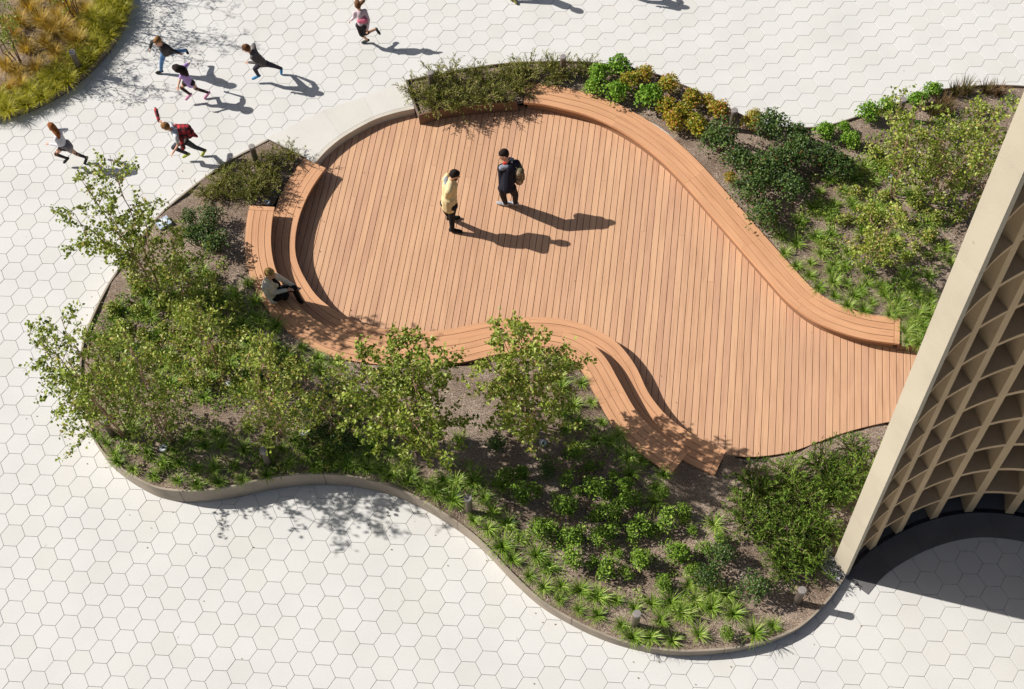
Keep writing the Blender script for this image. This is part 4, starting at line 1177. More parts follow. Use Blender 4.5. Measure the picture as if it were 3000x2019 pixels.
ground_cover('low creeping leaf cover over the mulch under the west birches', [(265, 960), (430, 800), (520, 745), (650, 740), (715, 900), (790, 990), (900, 1060), (1050, 1085), (1180, 1100), (1200, 1250), (1050, 1380), (900, 1385), (600, 1420), (420, 1390), (300, 1280), (262, 1120)], 's', 620, [M['birch_leaf'], M['box'], M['liriope']], 51, 0.42)
ground_cover('low creeping leaf cover over the mulch of the northeast bed', [(2350, 520), (2480, 430), (2650, 380), (2800, 330), (2960, 290), (2880, 520), (2780, 720), (2700, 960), (2560, 890), (2440, 800), (2330, 690)], 'n', 330, [M['birch_leaf'], M['box'], M['liriope']], 52, 0.5)
ground_cover('low creeping leaf cover between the shrubs of the south bed', [(1250, 1400), (1400, 1300), (1700, 1300), (1800, 1330), (1960, 1420), (2080, 1500), (2140, 1640), (2200, 1800), (1900, 1820), (1650, 1720), (1500, 1600), (1350, 1500)], 's', 110, [M['box'], M['liriope']], 53, 0.8)
# ------------------------------------------------------------------ bollards, ground lights, gravel
bv, bf = lathe([(0.060, -0.1), (0.060, 0.565), (0.056, 0.575), (0.056, 0.585)], 24)
bollard_me = new_mesh('post', bv, bf, [M['bollard']], smooth_faces=False)
cv_, cf_ = lathe([(0.063, 0.587), (0.065, 0.592), (0.065, 0.642), (0.061, 0.65), (0.02, 0.652)], 24)
cap_me = new_mesh('cap', cv_, cf_, [M['bollard_top']])
gv_, gf_ = lathe([(0.052, 0.583), (0.052, 0.590)], 20)
gap_me = new_mesh('light_gap', gv_, gf_, [M['lamp_dark']])
for x, y, bed, lab in [(1650, 165, 'n', 'tall brown bollard light in the junipers north of the deck'), (1260, 212, 'n', 'brown bollard light at the west end of the north junipers'),
                       (2153, 322, 'n', 'brown bollard light beside the yellow shrubs'), (737, 428, 's', 'brown bollard light in the tip of the west bed'),
                       (210, 150, 't', 'brown bollard light among the golden grasses'), (302, 1230, 's', 'brown bollard light at the southwest kerb under the birches'),
                       (1371, 1458, 's', 'brown bollard light near the inward bend of the south kerb'), (1867, 1797, 's', 'brown bollard light among the tufts of the south tip'),
                       (2352, 1728, 's', 'brown bollard light near the corner by the end wall'), (770, 1318, 's', 'grey shaded bollard light among tufts of the west bed'), (2648, 290, 'n', 'bollard light half hidden by green shrubs at the northeast rim')]:
    z = 0.1
    for _ in range(4):
        P = at(x, y, z + 0.605); z = float(BEDS[bed](P[None])[0])
    t = thing('bollard_light', lab, 'bollard', (P[0], P[1], z), 'brown bollard lights')
    t.scale = (1, 1, 0.93); ps_ = obj('post', bollard_me, t); obj('light_gap', gap_me, ps_); obj('cap', cap_me, t)

lv, lf = lathe([(0.075, -0.05), (0.08, 0.03), (0.082, 0.036), (0.062, 0.038), (0.058, 0.03), (0.01, 0.03)], 24)
ring_me = new_mesh('housing', lv, lf, [M['steel']])
dv, df = lathe([(0.058, 0.026), (0.056, 0.034), (0.03, 0.037), (0.005, 0.038)], 24)
lens_me = new_mesh('lens', dv, df, [M['lamp_glass']])
iv, if_ = lathe([(0.030, 0.03), (0.028, 0.041), (0.004, 0.042)], 16)
core_me = new_mesh('reflector', iv, if_, [M['lamp_dark']])
for x, y, bed, lab, s in [(2624, 622, 'n', 'round ground light in open mulch behind the long bench', 1.05), (1305, 1360, 's', 'round ground light beside the inward bend of the south kerb', 1.1),
                          (895, 1270, 's', 'round ground light below the birch with reddish stems', 1.0), (480, 1315, 's', 'white round ground light near the southwest kerb', 0.95),
                          (1590, 1300, 's', 'round ground light in the shade of the eastern birch', 0.85), (672, 1126, 's', 'round ground light under the birches near the west bench', 0.95),
                          (402, 1066, 's', 'round ground light near the west kerb under leaves', 0.9), (438, 936, 's', 'round ground light in the leaf cover of the northwest bed', 0.85), (2607, 520, 'n', 'round ground light at the foot of the orange-stemmed birch', 0.9), (782, 594, 's', 'white ground light beside the north end of the upper bench', 0.8)]:
    P = root_at(x, y, bed)
    t = thing('ground_light', lab, 'ground light', P, 'round uplights in the beds')
    t.rotation_euler = (rnd(-0.25, 0.25) - 0.15, rnd(-0.25, 0.25), 0)
    hs_ = obj('housing', ring_me, t, None, 0, s); ln_ = obj('lens', lens_me, hs_); obj('reflector', core_me, hs_)
P = root_at(480, 655, 's')
t = thing('valve_box', 'square pale blue valve box at the northwest kerb', 'valve box', P, None, 0.5)
V, F = prism([(-0.13, -0.11), (0.13, -0.11), (0.13, 0.11), (-0.13, 0.11)], -0.05, 0.05)
M['blue_box'] = plain('pale_blue_plastic', (0.42, 0.50, 0.60), 0.4)
obj('box', new_mesh('box', V, F, [M['blue_box']]), t)
V, F = lathe([(0.08, 0.05), (0.08, 0.06), (0.055, 0.064), (0.02, 0.064)], 20)
obj('lid', new_mesh('lid', V, F, [M['lamp_glass']]), t)

gp = np.array([at(*q, 0.06)[:2] for q in [(2393, 1652), (2434, 1590), (2443, 1652), (2474, 1690), (2463, 1712)]])
acc = Acc(); k = 0
while k < 900:
    q = np.array([rnd(gp[:, 0].min(), gp[:, 0].max()), rnd(gp[:, 1].min(), gp[:, 1].max())])
    if not inside(gp, q[None])[0]: continue
    r = rnd(0.008, 0.018); z = float(z_south(q[None])[0]) + 0.035
    V = [np.array([q[0], q[1], z]) + np.array(d) * r * np.array([rnd(.8, 1.3), rnd(.8, 1.3), .7]) for d in ((1, 0, 0), (0, 1, 0), (-1, 0, 0), (0, -1, 0), (0, 0, 1), (0, 0, -1))]
    acc.add(V, [(0, 1, 4), (1, 2, 4), (2, 3, 4), (3, 0, 4), (1, 0, 5), (2, 1, 5), (3, 2, 5), (0, 3, 5)], 0, float(RNG.beta(1.2, 1.2))); k += 1
tag(obj('gravel', acc.mesh('gravel', [M['pebble']])), 'grey and white gravel strip at the foot of the end wall', 'gravel', None, 'stuff')
ge = np.array([np.r_[at(*q, 0.08)[:2], 0] for q in [(2463, 1714), (2428, 1684), (2392, 1652), (2412, 1622), (2436, 1586)]])
t = thing('gravel_edging', 'thin bright metal edging round the gravel at the end wall', 'edging', (*ge[2, :2], 0))
ge2 = resample(ge, 0.04)
zz_ = z_south(ge2) + 0.065
Vv, Ff, Uu = sweep(ge2, normals2(ge2), 0, 0.008, zz_ - 0.12, zz_)
obj('strip', new_mesh('strip', local(Vv, t), Ff, [M['steel']]), t)

# fallen leaves on the paving and the deck close to the beds
acc = Acc()
Q_ = np.stack([RNG.uniform(-8, 9, 6000), RNG.uniform(5, 19, 6000)], -1)
ok_ = ~(inside(soil_s_poly, Q_) | inside(soil_n_poly, Q_) | inside(soil_t_poly, Q_) | inside(slab_full, Q_))
Q_ = Q_[ok_]
d_ = np.minimum(dist_poly(soil_s_poly, Q_), dist_poly(soil_t_poly, Q_)); dk_ = inside(deck_poly, Q_)
sel_ = (RNG.uniform(0, 1, len(Q_)) < np.exp(-d_ * 1.3)) & ~(dk_ & (d_ < 0.65)) & ~((~dk_) & inside(grow(deck_poly, 0.7), Q_))
for q, on_deck in list(zip(Q_[sel_], dk_[sel_]))[:95]:
    leaf_quad(acc, np.array([q[0], q[1], (ZD if on_deck else 0) + 0.006]), np.array([rnd(-1, 1), rnd(-1, 1), 0.05]), np.array([rnd(-.2, .2), rnd(-.2, .2), 1]), rnd(0.02, 0.042), rnd(0.014, 0.026), rnd(0.3, 1.0))
M['litter'] = leaf('fallen_leaf', [(0.10, 0.07, 0.03), (0.22, 0.15, 0.05), (0.34, 0.24, 0.09)], 0.1, 0.7, 0.2)
tag(obj('fallen_leaves', acc.mesh('fallen_leaves', [M['litter']])), 'scattered dry leaves on the paving and deck near the beds', 'leaves', None, 'stuff')

# ------------------------------------------------------------------ people
def cloth(name, col, noise=0.18, rough=0.85, scale=22): return plain(name, col, rough, noise=noise, scale=scale, spec=0.15)
SKIN = plain('skin', (0.60, 0.33, 0.22), 0.5, noise=0.06, spec=0.35)
EYE = plain('eye_dark', (0.02, 0.015, 0.012), 0.2)
def plaid_mat():
    m, nt, bs, out = mat_new('red_black_plaid')
    tc = N(nt, 'ShaderNodeTexCoord'); sp = N(nt, 'ShaderNodeSeparateXYZ'); nt.links.new(tc.outputs['Object'], sp.inputs[0])
    def band(o, ph):
        return math_node(nt, 'GREATER_THAN', math_node(nt, 'FRACT', math_node(nt, 'ADD', math_node(nt, 'MULTIPLY', o, 11.0), ph)), 0.58)
    s = math_node(nt, 'ADD', math_node(nt, 'ADD', band(sp.outputs[0], 0.1), band(sp.outputs[1], 0.4)), band(sp.outputs[2], 0.0))
    r = ramp(nt, [(0.50, 0.035, 0.045), (0.30, 0.02, 0.03), (0.035, 0.012, 0.015)], math_node(nt, 'MULTIPLY', s, 0.42), [0.0, 0.45, 0.75])
    nt.links.new(r.outputs[0], bs.inputs['Base Color']); bs.inputs['Roughness'].default_value = 0.9
    return m
PLAID = plaid_mat()
PENDING = []

def capsule(acc, a, b, ra, rb, sides=12, mat=0):
    a = np.asarray(a, float); b = np.asarray(b, float)
    d = b - a; L = np.linalg.norm(d); d = d / (L + 1e-9)
    x = unit(np.cross(d, np.array([0.31, 0.22, 0.93]))); y = np.cross(d, x)
    rings = [(a - d * ra * math.cos(t), ra * math.sin(t)) for t in (0.25, 0.7, 1.15)] + [(a, ra), (b, rb)] + [(b + d * rb * math.cos(t), rb * math.sin(t)) for t in (1.15, 0.7, 0.25)]
    V, F = [], []
    for c, r in rings:
        for k in range(sides):
            t = 2 * math.pi * k / sides
            V.append(c + r * (math.cos(t) * x + math.sin(t) * y))
    n = len(rings)
    for i in range(n - 1):
        for k in range(sides): F.append((i * sides + k, i * sides + (k + 1) % sides, (i + 1) * sides + (k + 1) % sides, (i + 1) * sides + k))
    F.append(tuple(range(sides))[::-1]); F.append(tuple(range((n - 1) * sides, n * sides)))
    acc.add(V, F, mat)

def ellipsoid(acc, c, ax, radii, mat=0):
    V, F = [], []; S_, R_ = 14, 9
    for i in range(1, R_):
        p = math.pi * i / R_
        for k in range(S_):
            t = 2 * math.pi * k / S_
            q = np.array([math.sin(p) * math.cos(t), math.sin(p) * math.sin(t), math.cos(p)]) * radii
            V.append(c + ax @ q)
    n = len(V); V += [c + ax @ np.array([0, 0, radii[2]]), c - ax @ np.array([0, 0, radii[2]])]
    for i in range(R_ - 2):
        for k in range(S_): F.append((i * S_ + k, (i + 1) * S_ + k, (i + 1) * S_ + (k + 1) % S_, i * S_ + (k + 1) % S_))
    for k in range(S_):
        F.append((n, k, (k + 1) % S_)); F.append((n + 1, (R_ - 2) * S_ + (k + 1) % S_, (R_ - 2) * S_ + k))
    acc.add(V, F, mat)

def fused(name, acc, mat, parent, voxel=0.011, it=6):
    """One continuous surface grown over the tapered limbs."""
    me = new_mesh(name, local(np.concatenate(acc.v), parent), acc.f, [mat])
    o = obj(name, me, parent)
    m = o.modifiers.new('skin', 'REMESH'); m.mode = 'VOXEL'; m.voxel_size = voxel; m.use_smooth_shade = True
    s = o.modifiers.new('soften', 'SMOOTH'); s.factor = 0.5; s.iterations = it
    PENDING.append(o)
    return o

def hand(acc, w, d, k, side):
    """Palm and five bent fingers at wrist w, pointing along d."""
    d = unit(d); s = unit(np.cross(d, np.array([0.1, 0.2, 1.0]))) * side; n = np.cross(d, s)
    pc = w + d * 0.055 * k
    for j in (-0.5, 0.5): capsule(acc, w + s * j * 0.02 * k, pc + s * j * 0.034 * k, 0.017 * k, 0.018 * k, 8)
    for j, ln in ((-1.5, 0.030), (-0.5, 0.038), (0.5, 0.040), (1.5, 0.034)):
        a = pc + d * 0.012 * k + s * j * 0.018 * k
        b = a + (d * 0.9 + n * 0.35) * ln * k; c = b + (d * 0.5 + n * 0.85) * ln * 0.8 * k
        capsule(acc, a, b, 0.0082 * k, 0.0078 * k, 6); capsule(acc, b, c, 0.0078 * k, 0.0066 * k, 6)
    a = w + d * 0.02 * k - s * 0.024 * k
    b = a + unit(d * 0.6 - s * 0.9) * 0.034 * k; c = b + unit(d * 0.9 - s * 0.2) * 0.028 * k
    capsule(acc, a, b, 0.010 * k, 0.009 * k, 6); capsule(acc, b, c, 0.009 * k, 0.0075 * k, 6)

def person(J, label, st, group=None):
    J = {k: np.array(v) for k, v in J.items()}
    kid = st.get('kid', True)
    K = 0.74 if kid else 1.0
    gz = st.get('gz', 0.0)
    # true shoulder and hip breadth about the traced midpoints
    for a, b, wmin, wmax in (('ls', 'rs', 0.30 * K, 0.36 * K), ('lhip', 'rhip', 0.16 * K, 0.22 * K)):
        m = 0.5 * (J[a] + J[b]); d = J[b] - J[a]; L = np.linalg.norm(d)
        L2 = min(max(L, wmin), max(wmax, L if st.get('wide') else wmax))
        J[a] = m - d / L * L2 / 2; J[b] = m + d / L * L2 / 2
    face = (J['lt'] - J['la']) + (J['rt'] - J['ra']); face[2] = 0
    if kid and not st.get('stand'): face = J['head'] - J['pelvis']; face[2] = 0
    if 'face' in st: face = np.array(st['face'], float)
    face = unit(face)
    root = thing('person', label, 'person', (*(0.5 * (J['la'] + J['ra']))[:2], gz), group)
    up = unit(J['head'] - J['neck'] + np.array([0, 0, 0.10]))
    fx = unit(face - up * (face @ up) + np.array([0, 0, -0.18 if not kid else -0.1])); sx = np.cross(up, fx); sx = unit(sx); fx = np.cross(sx, up)
    ax = np.stack([fx, sx, up], -1)
    hr = np.array([0.095, 0.076, 0.115]) * (0.86 if kid else 0.97)
    hc = J['head']
    bare_arm = st.get('sleeve', 'long') == 'short'; bare_leg = st.get('leg', 'long') == 'short'
    A = Acc()
    ellipsoid(A, hc, ax, hr)
    ellipsoid(A, hc - up * hr[2] * 0.45 + fx * hr[0] * 0.22, ax, hr * np.array([0.75, 0.72, 0.55]))
    capsule(A, hc + fx * hr[0] * 0.95 - up * 0.012, hc + fx * hr[0] * 1.13 - up * 0.03, 0.011, 0.014, 8)
    for s in (-1, 1): ellipsoid(A, hc + sx * s * hr[1] * 1.0 - up * 0.015, ax, np.array([0.018, 0.010, 0.028]))
    capsule(A, J['neck'] - up * 0.03, hc - up * hr[2] * 0.5, 0.055 * K, 0.05 * K)
    capsule(A, J['pelvis'], J['chest'], 0.085 * K, 0.10 * K); capsule(A, J['chest'], J['neck'], 0.10 * K, 0.05 * K)
    capsule(A, J['ls'], J['rs'], 0.045 * K, 0.045 * K); capsule(A, J['lhip'], J['rhip'], 0.085 * K, 0.085 * K)
    for s in 'lr':
        capsule(A, J[s + 's'], J[s + 'e'], 0.045 * K, 0.035 * K); capsule(A, J[s + 'e'], J[s + 'h'], 0.036 * K, 0.024 * K)
        hand(A, J[s + 'h'], J[s + 'h'] - J[s + 'e'], K * 1.05, 1 if s == 'l' else -1)
        capsule(A, J[s + 'hip'], J[s + 'k'], 0.078 * K, 0.052 * K); capsule(A, J[s + 'k'], J[s + 'a'], 0.052 * K, 0.034 * K)
    body = fused('body', A, SKIN, root, 0.0085, 3)
    for s in (-1, 1):
        E_ = Acc(); ellipsoid(E_, hc + fx * hr[0] * 0.93 + sx * s * 0.030 + up * 0.008, ax, np.array([0.008, 0.013, 0.008]))
        obj('eye', new_mesh('eye', local(np.concatenate(E_.v), root), E_.f, [EYE]), body)
    # hair
    A = Acc(); hm = st['hair']
    ellipsoid(A, hc + up * 0.022 - fx * 0.020, ax, hr * np.array([1.0, 1.09, 0.98]))
    ellipsoid(A, hc + up * 0.046 + fx * 0.010, ax, hr * np.array([0.90, 0.98, 0.66]))
    for c in st.get('locks', []):
        for i in range(len(c) - 1): capsule(A, np.array(c[i][:3]), np.array(c[i + 1][:3]), c[i][3], c[i + 1][3])
    fused('hair', A, hm, root, 0.010, 4)
    # top
    A = Acc(); g = st.get('bulk', 1.0)
    capsule(A, J['pelvis'] + np.array([0, 0, 0.01]), J['chest'], 0.112 * K * g, 0.122 * K * g); capsule(A, J['chest'], J['neck'] - up * 0.03, 0.12 * K * g, 0.066 * K)
    capsule(A, J['ls'], J['rs'], 0.060 * K * g, 0.060 * K * g)
    capsule(A, J['ls'], J['lhip'] * 0.3 + J['chest'] * 0.7, 0.055 * K, 0.08 * K); capsule(A, J['rs'], J['rhip'] * 0.3 + J['chest'] * 0.7, 0.055 * K, 0.08 * K)
    for s in 'lr':
        e = J[s + 'e']
        if bare_arm: capsule(A, J[s + 's'], J[s + 's'] * 0.45 + e * 0.55, 0.058 * K, 0.060 * K)
        else:
            capsule(A, J[s + 's'], e, 0.060 * K * g, 0.050 * K * g); capsule(A, e, e * 0.08 + J[s + 'h'] * 0.92, 0.050 * K * g, 0.038 * K * g)
    if 'skirt' in st:
        for a, b, ra, rb in st['skirt']: capsule(A, a, b, ra, rb)
    fused(st.get('top_name', 'jacket'), A, st['top'], root, 0.011, 5)
    # trousers
    A = Acc(); lw = st.get('leg_w', 1.0)
    capsule(A, J['lhip'], J['rhip'], 0.102 * K, 0.102 * K)
    capsule(A, 0.5 * (J['lhip'] + J['rhip']), J['pelvis'], 0.105 * K, 0.105 * K)
    for s in 'lr':
        capsule(A, J[s + 'hip'], J[s + 'k'], 0.092 * K * lw, 0.066 * K * lw)
        if bare_leg: capsule(A, J[s + 'k'], J[s + 'k'] * 0.8 + J[s + 'a'] * 0.2, 0.066 * K, 0.062 * K)
        else: capsule(A, J[s + 'k'], J[s + 'k'] * 0.06 + J[s + 'a'] * 0.94, 0.064 * K * lw, 0.049 * K * lw)
    fused(st.get('bottom_name', 'trousers'), A, st['bottom'], root, 0.011, 5)
    for s in 'lr':
        A = Acc(); d = unit(J[s + 't'] - J[s + 'a'])
        hl = J[s + 'a'] - d * 0.035 * K - np.array([0, 0, 0.035 * K])
        hl[2] = max(hl[2], gz + 0.036 * K); tt = J[s + 't'].copy(); tt[2] = max(tt[2], gz + 0.03 * K)
        capsule(A, hl, tt, 0.043 * K, 0.036 * K); capsule(A, J[s + 'a'], hl * 0.6 + tt * 0.4, 0.046 * K, 0.042 * K)
        ball = hl * 0.35 + tt * 0.65
        capsule(A, ball, tt, 0.046 * K, 0.038 * K)
        fused('shoe', A, st['shoe'], root, 0.010, 4)
    for nm, caps, mt in st.get('extra', []):
        A = Acc()
        for c in caps: capsule(A, *c)
        fused(nm, A, mt, root, 0.012, 4)
    return root, J, (fx, sx, up)

PX = {
'k1': ((420, 90), 10.455, 0, dict(head=(445, 330, 1.06), neck=(550, 440, .94), chest=(600, 520, .86), pelvis=(700, 680, .64), ls=(470, 330, .94), le=(260, 340, .84), lh=(205, 540, .70), rs=(640, 430, .90), re=(880, 600, .80), rh=(1110, 690, .76), lhip=(640, 690, .62), lk=(560, 950, .36), la=(540, 1225, .09), lt=(400, 1290, .03), rhip=(780, 650, .62), rk=(1040, 640, .50), ra=(1310, 600, .40), rt=(1370, 700, .32))),
'k2': ((480, 170), 10.455, 0, dict(head=(395, 320, .98), neck=(520, 390, .88), chest=(620, 500, .80), pelvis=(760, 740, .58), ls=(560, 480, .84), le=(500, 640, .72), lh=(440, 880, .60), rs=(620, 310, .86), re=(770, 170, .80), rh=(660, 240, .66), lhip=(660, 760, .56), lk=(540, 920, .44), la=(800, 1110, .24), lt=(680, 1270, .14), rhip=(850, 760, .56), rk=(980, 940, .36), ra=(1360, 1060, .14), rt=(1250, 1230, .03))),
'k3': ((690, 110), 10.455, 0, dict(head=(330, 335, 1.06), neck=(460, 430, .95), chest=(580, 530, .87), pelvis=(850, 800, .62), ls=(520, 560, .92), le=(690, 770, .78), lh=(390, 760, .74), rs=(560, 390, .94), re=(560, 220, .90), rh=(540, 300, .72), lhip=(740, 810, .60), lk=(590, 960, .46), la=(700, 1160, .20), lt=(530, 1265, .12), rhip=(930, 800, .60), rk=(1180, 870, .38), ra=(1400, 950, .17), rt=(1400, 1110, .03))),
'k4': ((120, 350), 10.455, 0, dict(head=(335, 235, 1.08), neck=(450, 380, .96), chest=(540, 510, .88), pelvis=(730, 820, .62), ls=(470, 570, .92), le=(570, 790, .76), lh=(250, 750, .72), rs=(560, 360, .93), re=(790, 310, .86), rh=(690, 400, .70), lhip=(640, 850, .60), lk=(450, 1070, .46), la=(800, 1190, .24), lt=(710, 1320, .13), rhip=(840, 880, .60), rk=(1090, 1060, .38), ra=(1390, 1170, .15), rt=(1340, 1345, .03))),
'k5': ((430, 310), 9.8, 0, dict(head=(545, 600, 1.08), neck=(720, 690, .98), chest=(810, 760, .90), pelvis=(1050, 1010, .66), ls=(840, 900, .94), le=(900, 1130, .76), lh=(745, 1360, .62), rs=(690, 520, .98), re=(350, 440, 1.0), rh=(275, 170, 1.06), lhip=(960, 1030, .64), lk=(760, 1200, .44), la=(1180, 1380, .20), lt=(1050, 1470, .12), rhip=(1120, 1030, .64), rk=(1390, 1190, .38), ra=(1660, 1280, .15), rt=(1580, 1430, .03))),
'k6': ((1000, 0), 11.2, 0, dict(head=(540, 160, 1.10), neck=(590, 320, .98), chest=(600, 440, .90), pelvis=(660, 800, .64), ls=(510, 410, .94), le=(430, 560, .80), lh=(315, 665, .70), rs=(700, 370, .94), re=(890, 660, .76), rh=(860, 960, .58), lhip=(620, 840, .62), lk=(650, 1120, .38), la=(850, 1310, .09), lt=(690, 1395, .03), rhip=(710, 850, .62), rk=(800, 1100, .38), ra=(1150, 950, .34), rt=(1260, 1110, .24))),
'm1': ((1300, 420), 5.6, ZD, dict(head=(180, 515, 1.62), neck=(120, 590, 1.48), chest=(100, 690, 1.34), pelvis=(90, 970, .94), ls=(125, 590, 1.43), le=(165, 720, 1.15), lh=(165, 880, .99), rs=(85, 760, 1.43), re=(55, 880, 1.15), rh=(120, 985, .99), lhip=(55, 990, .92), lk=(45, 1110, .52), la=(100, 1215, .09), lt=(245, 1215, .04), rhip=(115, 1010, .92), rk=(130, 1200, .50), ra=(140, 1410, .09), rt=(285, 1450, .04))),
'm2': ((1300, 420), 5.6, ZD, dict(head=(985, 190, 1.60), neck=(1040, 300, 1.47), chest=(1060, 400, 1.32), pelvis=(1040, 720, .92), ls=(965, 390, 1.38), le=(945, 560, 1.12), lh=(935, 690, .92), rs=(1170, 330, 1.40), re=(1200, 560, 1.12), rh=(1080, 690, .96), lhip=(970, 735, .90), lk=(975, 860, .50), la=(1015, 980, .09), lt=(890, 975, .04), rhip=(1110, 730, .90), rk=(1175, 850, .50), ra=(1175, 975, .09), rt=(1060, 975, .04))),
's1': ((720, 760), 10.455, ZL, dict(head=(735, 440, 1.02), neck=(700, 620, .90), chest=(700, 760, .78), pelvis=(830, 1080, .42), ls=(620, 790, .84), le=(830, 1020, .62), lh=(1260, 940, .62), rs=(890, 560, .84), re=(1180, 650, .68), rh=(1490, 830, .56), lhip=(900, 1120, .40), lk=(1230, 1090, .56), la=(1200, 1230, .14), lt=(1330, 1300, .05), rhip=(920, 960, .40), rk=(1480, 880, .56), ra=(1640, 1230, .10), rt=(1720, 1310, .05))),
}
def joints(key):
    (ox, oy), s, gz, d = PX[key]
    return {k: at(ox + x / s, oy + y / s, z + gz) for k, (x, y, z) in d.items()}
def jp(key, x, y, z):
    (ox, oy), s, gz, d = PX[key]
    return at(ox + x / s, oy + y / s, z + gz)
H_BROWN = cloth('brown_hair', (0.13, 0.062, 0.028), 0.4); H_DARK = cloth('dark_hair', (0.022, 0.015, 0.013), 0.4); H_RED = cloth('red_hair', (0.26, 0.09, 0.03), 0.35)
H_SAND = cloth('sandy_hair', (0.24, 0.125, 0.05), 0.4); H_BLOND = cloth('blond_hair', (0.34, 0.22, 0.075), 0.45)
GRP = 'children running across the paving'
person(joints('k1'), 'running child in dark jacket and blue jeans, one leg kicked back', dict(hair=H_SAND, top=cloth('charcoal_jacket', (0.055, 0.05, 0.048)), bottom=cloth('blue_denim', (0.10, 0.20, 0.38), 0.35, scale=9), shoe=cloth('black_shoe', (0.02, 0.02, 0.02)), bulk=1.08,
       skirt=[(joints('k1')['pelvis'], jp('k1', 900, 640, .60), 0.085, 0.05)]), GRP)
j = joints('k2')
person(j, 'running child in lilac top with long dark hair and dark leggings', dict(hair=H_DARK, top=cloth('lilac_cotton', (0.46, 0.30, 0.62)), bottom=cloth('dark_leggings', (0.045, 0.03, 0.03)), shoe=cloth('pink_shoe', (0.52, 0.24, 0.36)), sleeve='short', top_name='shirt', bottom_name='leggings', leg_w=0.82,
       locks=[[(*jp('k2', 420, 330, 1.02), .085), (*jp('k2', 560, 350, .97), .085), (*jp('k2', 640, 430, .90), .075), (*jp('k2', 700, 500, .84), .05)], [(*jp('k2', 560, 380, .93), .07), (*jp('k2', 550, 500, .86), .035)]],
       skirt=[(j['pelvis'], jp('k2', 820, 800, .52), 0.085, 0.085)]), GRP)
person(joints('k3'), 'running child in grey jacket and bright blue shoes', dict(hair=H_BROWN, top=cloth('grey_jacket', (0.115, 0.10, 0.10)), bottom=cloth('dark_trousers', (0.035, 0.032, 0.045)), shoe=cloth('blue_shoe', (0.05, 0.22, 0.42)), bulk=1.06), GRP)
j = joints('k4')
person(j, 'running child with long red hair, white top and grey sweater tied at the waist', dict(hair=H_RED, top=cloth('white_cotton', (0.62, 0.61, 0.66)), bottom=cloth('dark_leggings', (0.045, 0.034, 0.034)), shoe=cloth('black_shoe', (0.02, 0.02, 0.02)), top_name='shirt', bottom_name='leggings', leg_w=0.82,
       locks=[[(*jp('k4', 370, 250, 1.08), .07), (*jp('k4', 440, 340, 1.03), .066), (*jp('k4', 510, 450, .98), .058), (*jp('k4', 555, 560, .93), .03)]],
       extra=[('tied_sweater', [(jp('k4', 790, 720, .68), jp('k4', 850, 850, .62), 0.075, 0.095), (jp('k4', 850, 850, .62), jp('k4', 910, 970, .52), 0.095, 0.05), (jp('k4', 640, 860, .66), jp('k4', 820, 820, .66), 0.03, 0.06)], cloth('grey_sweater', (0.24, 0.21, 0.21)))]), GRP)
j = joints('k5')
person(j, 'running child in white shirt trailing a red plaid overshirt, arm raised', dict(hair=H_SAND, top=cloth('white_cotton', (0.60, 0.61, 0.64)), bottom=cloth('grey_denim', (0.055, 0.055, 0.065), 0.3), shoe=cloth('lime_shoe', (0.30, 0.33, 0.05)), sleeve='short', top_name='shirt', wide=True,
       extra=[('plaid_overshirt', [(jp('k5', 830, 560, .98), jp('k5', 1000, 640, .95), 0.035, 0.085), (jp('k5', 990, 640, .95), jp('k5', 1150, 660, .92), 0.085, 0.10), (jp('k5', 1060, 720, .90), jp('k5', 1230, 760, .84), 0.10, 0.095), (jp('k5', 1020, 820, .86), jp('k5', 1200, 830, .80), 0.08, 0.09),
                                       (jp('k5', 1250, 780, .82), jp('k5', 1440, 880, .74), 0.07, 0.028), (jp('k5', 960, 720, .92), jp('k5', 1000, 1000, .78), 0.05, 0.045), (jp('k5', 1000, 1000, .78), jp('k5', 1040, 1200, .62), 0.04, 0.055)], PLAID),
              ('plaid_sleeve', [(j['re'], j['rh'], 0.032, 0.042), (j['rh'], j['rh'] + (j['rh'] - j['re']) * 0.2, 0.042, 0.040)], PLAID)]), GRP)
j = joints('k6')
person(j, 'running child in pale pink top, pink cloth at the waist and black shorts', dict(hair=H_BROWN, top=cloth('pale_pink_cotton', (0.62, 0.50, 0.54)), bottom=cloth('black_shorts', (0.028, 0.022, 0.026)), shoe=cloth('grey_trainer', (0.06, 0.065, 0.06)), leg='short', top_name='shirt', bottom_name='shorts',
       locks=[[(*jp('k6', 600, 130, 1.14), .05), (*jp('k6', 700, 60, 1.20), .04), (*jp('k6', 770, -20, 1.24), .02)]],
       extra=[('waist_cloth', [(jp('k6', 600, 640, .78), jp('k6', 620, 830, .62), 0.06, 0.055), (jp('k6', 620, 660, .78), jp('k6', 760, 660, .78), 0.07, 0.075)], cloth('pink_cloth', (0.62, 0.16, 0.24))),
              ('grey_top', [(jp('k6', 790, 700, .74), jp('k6', 800, 900, .56), 0.065, 0.055)], cloth('grey_sweater', (0.19, 0.17, 0.17)))]), GRP)
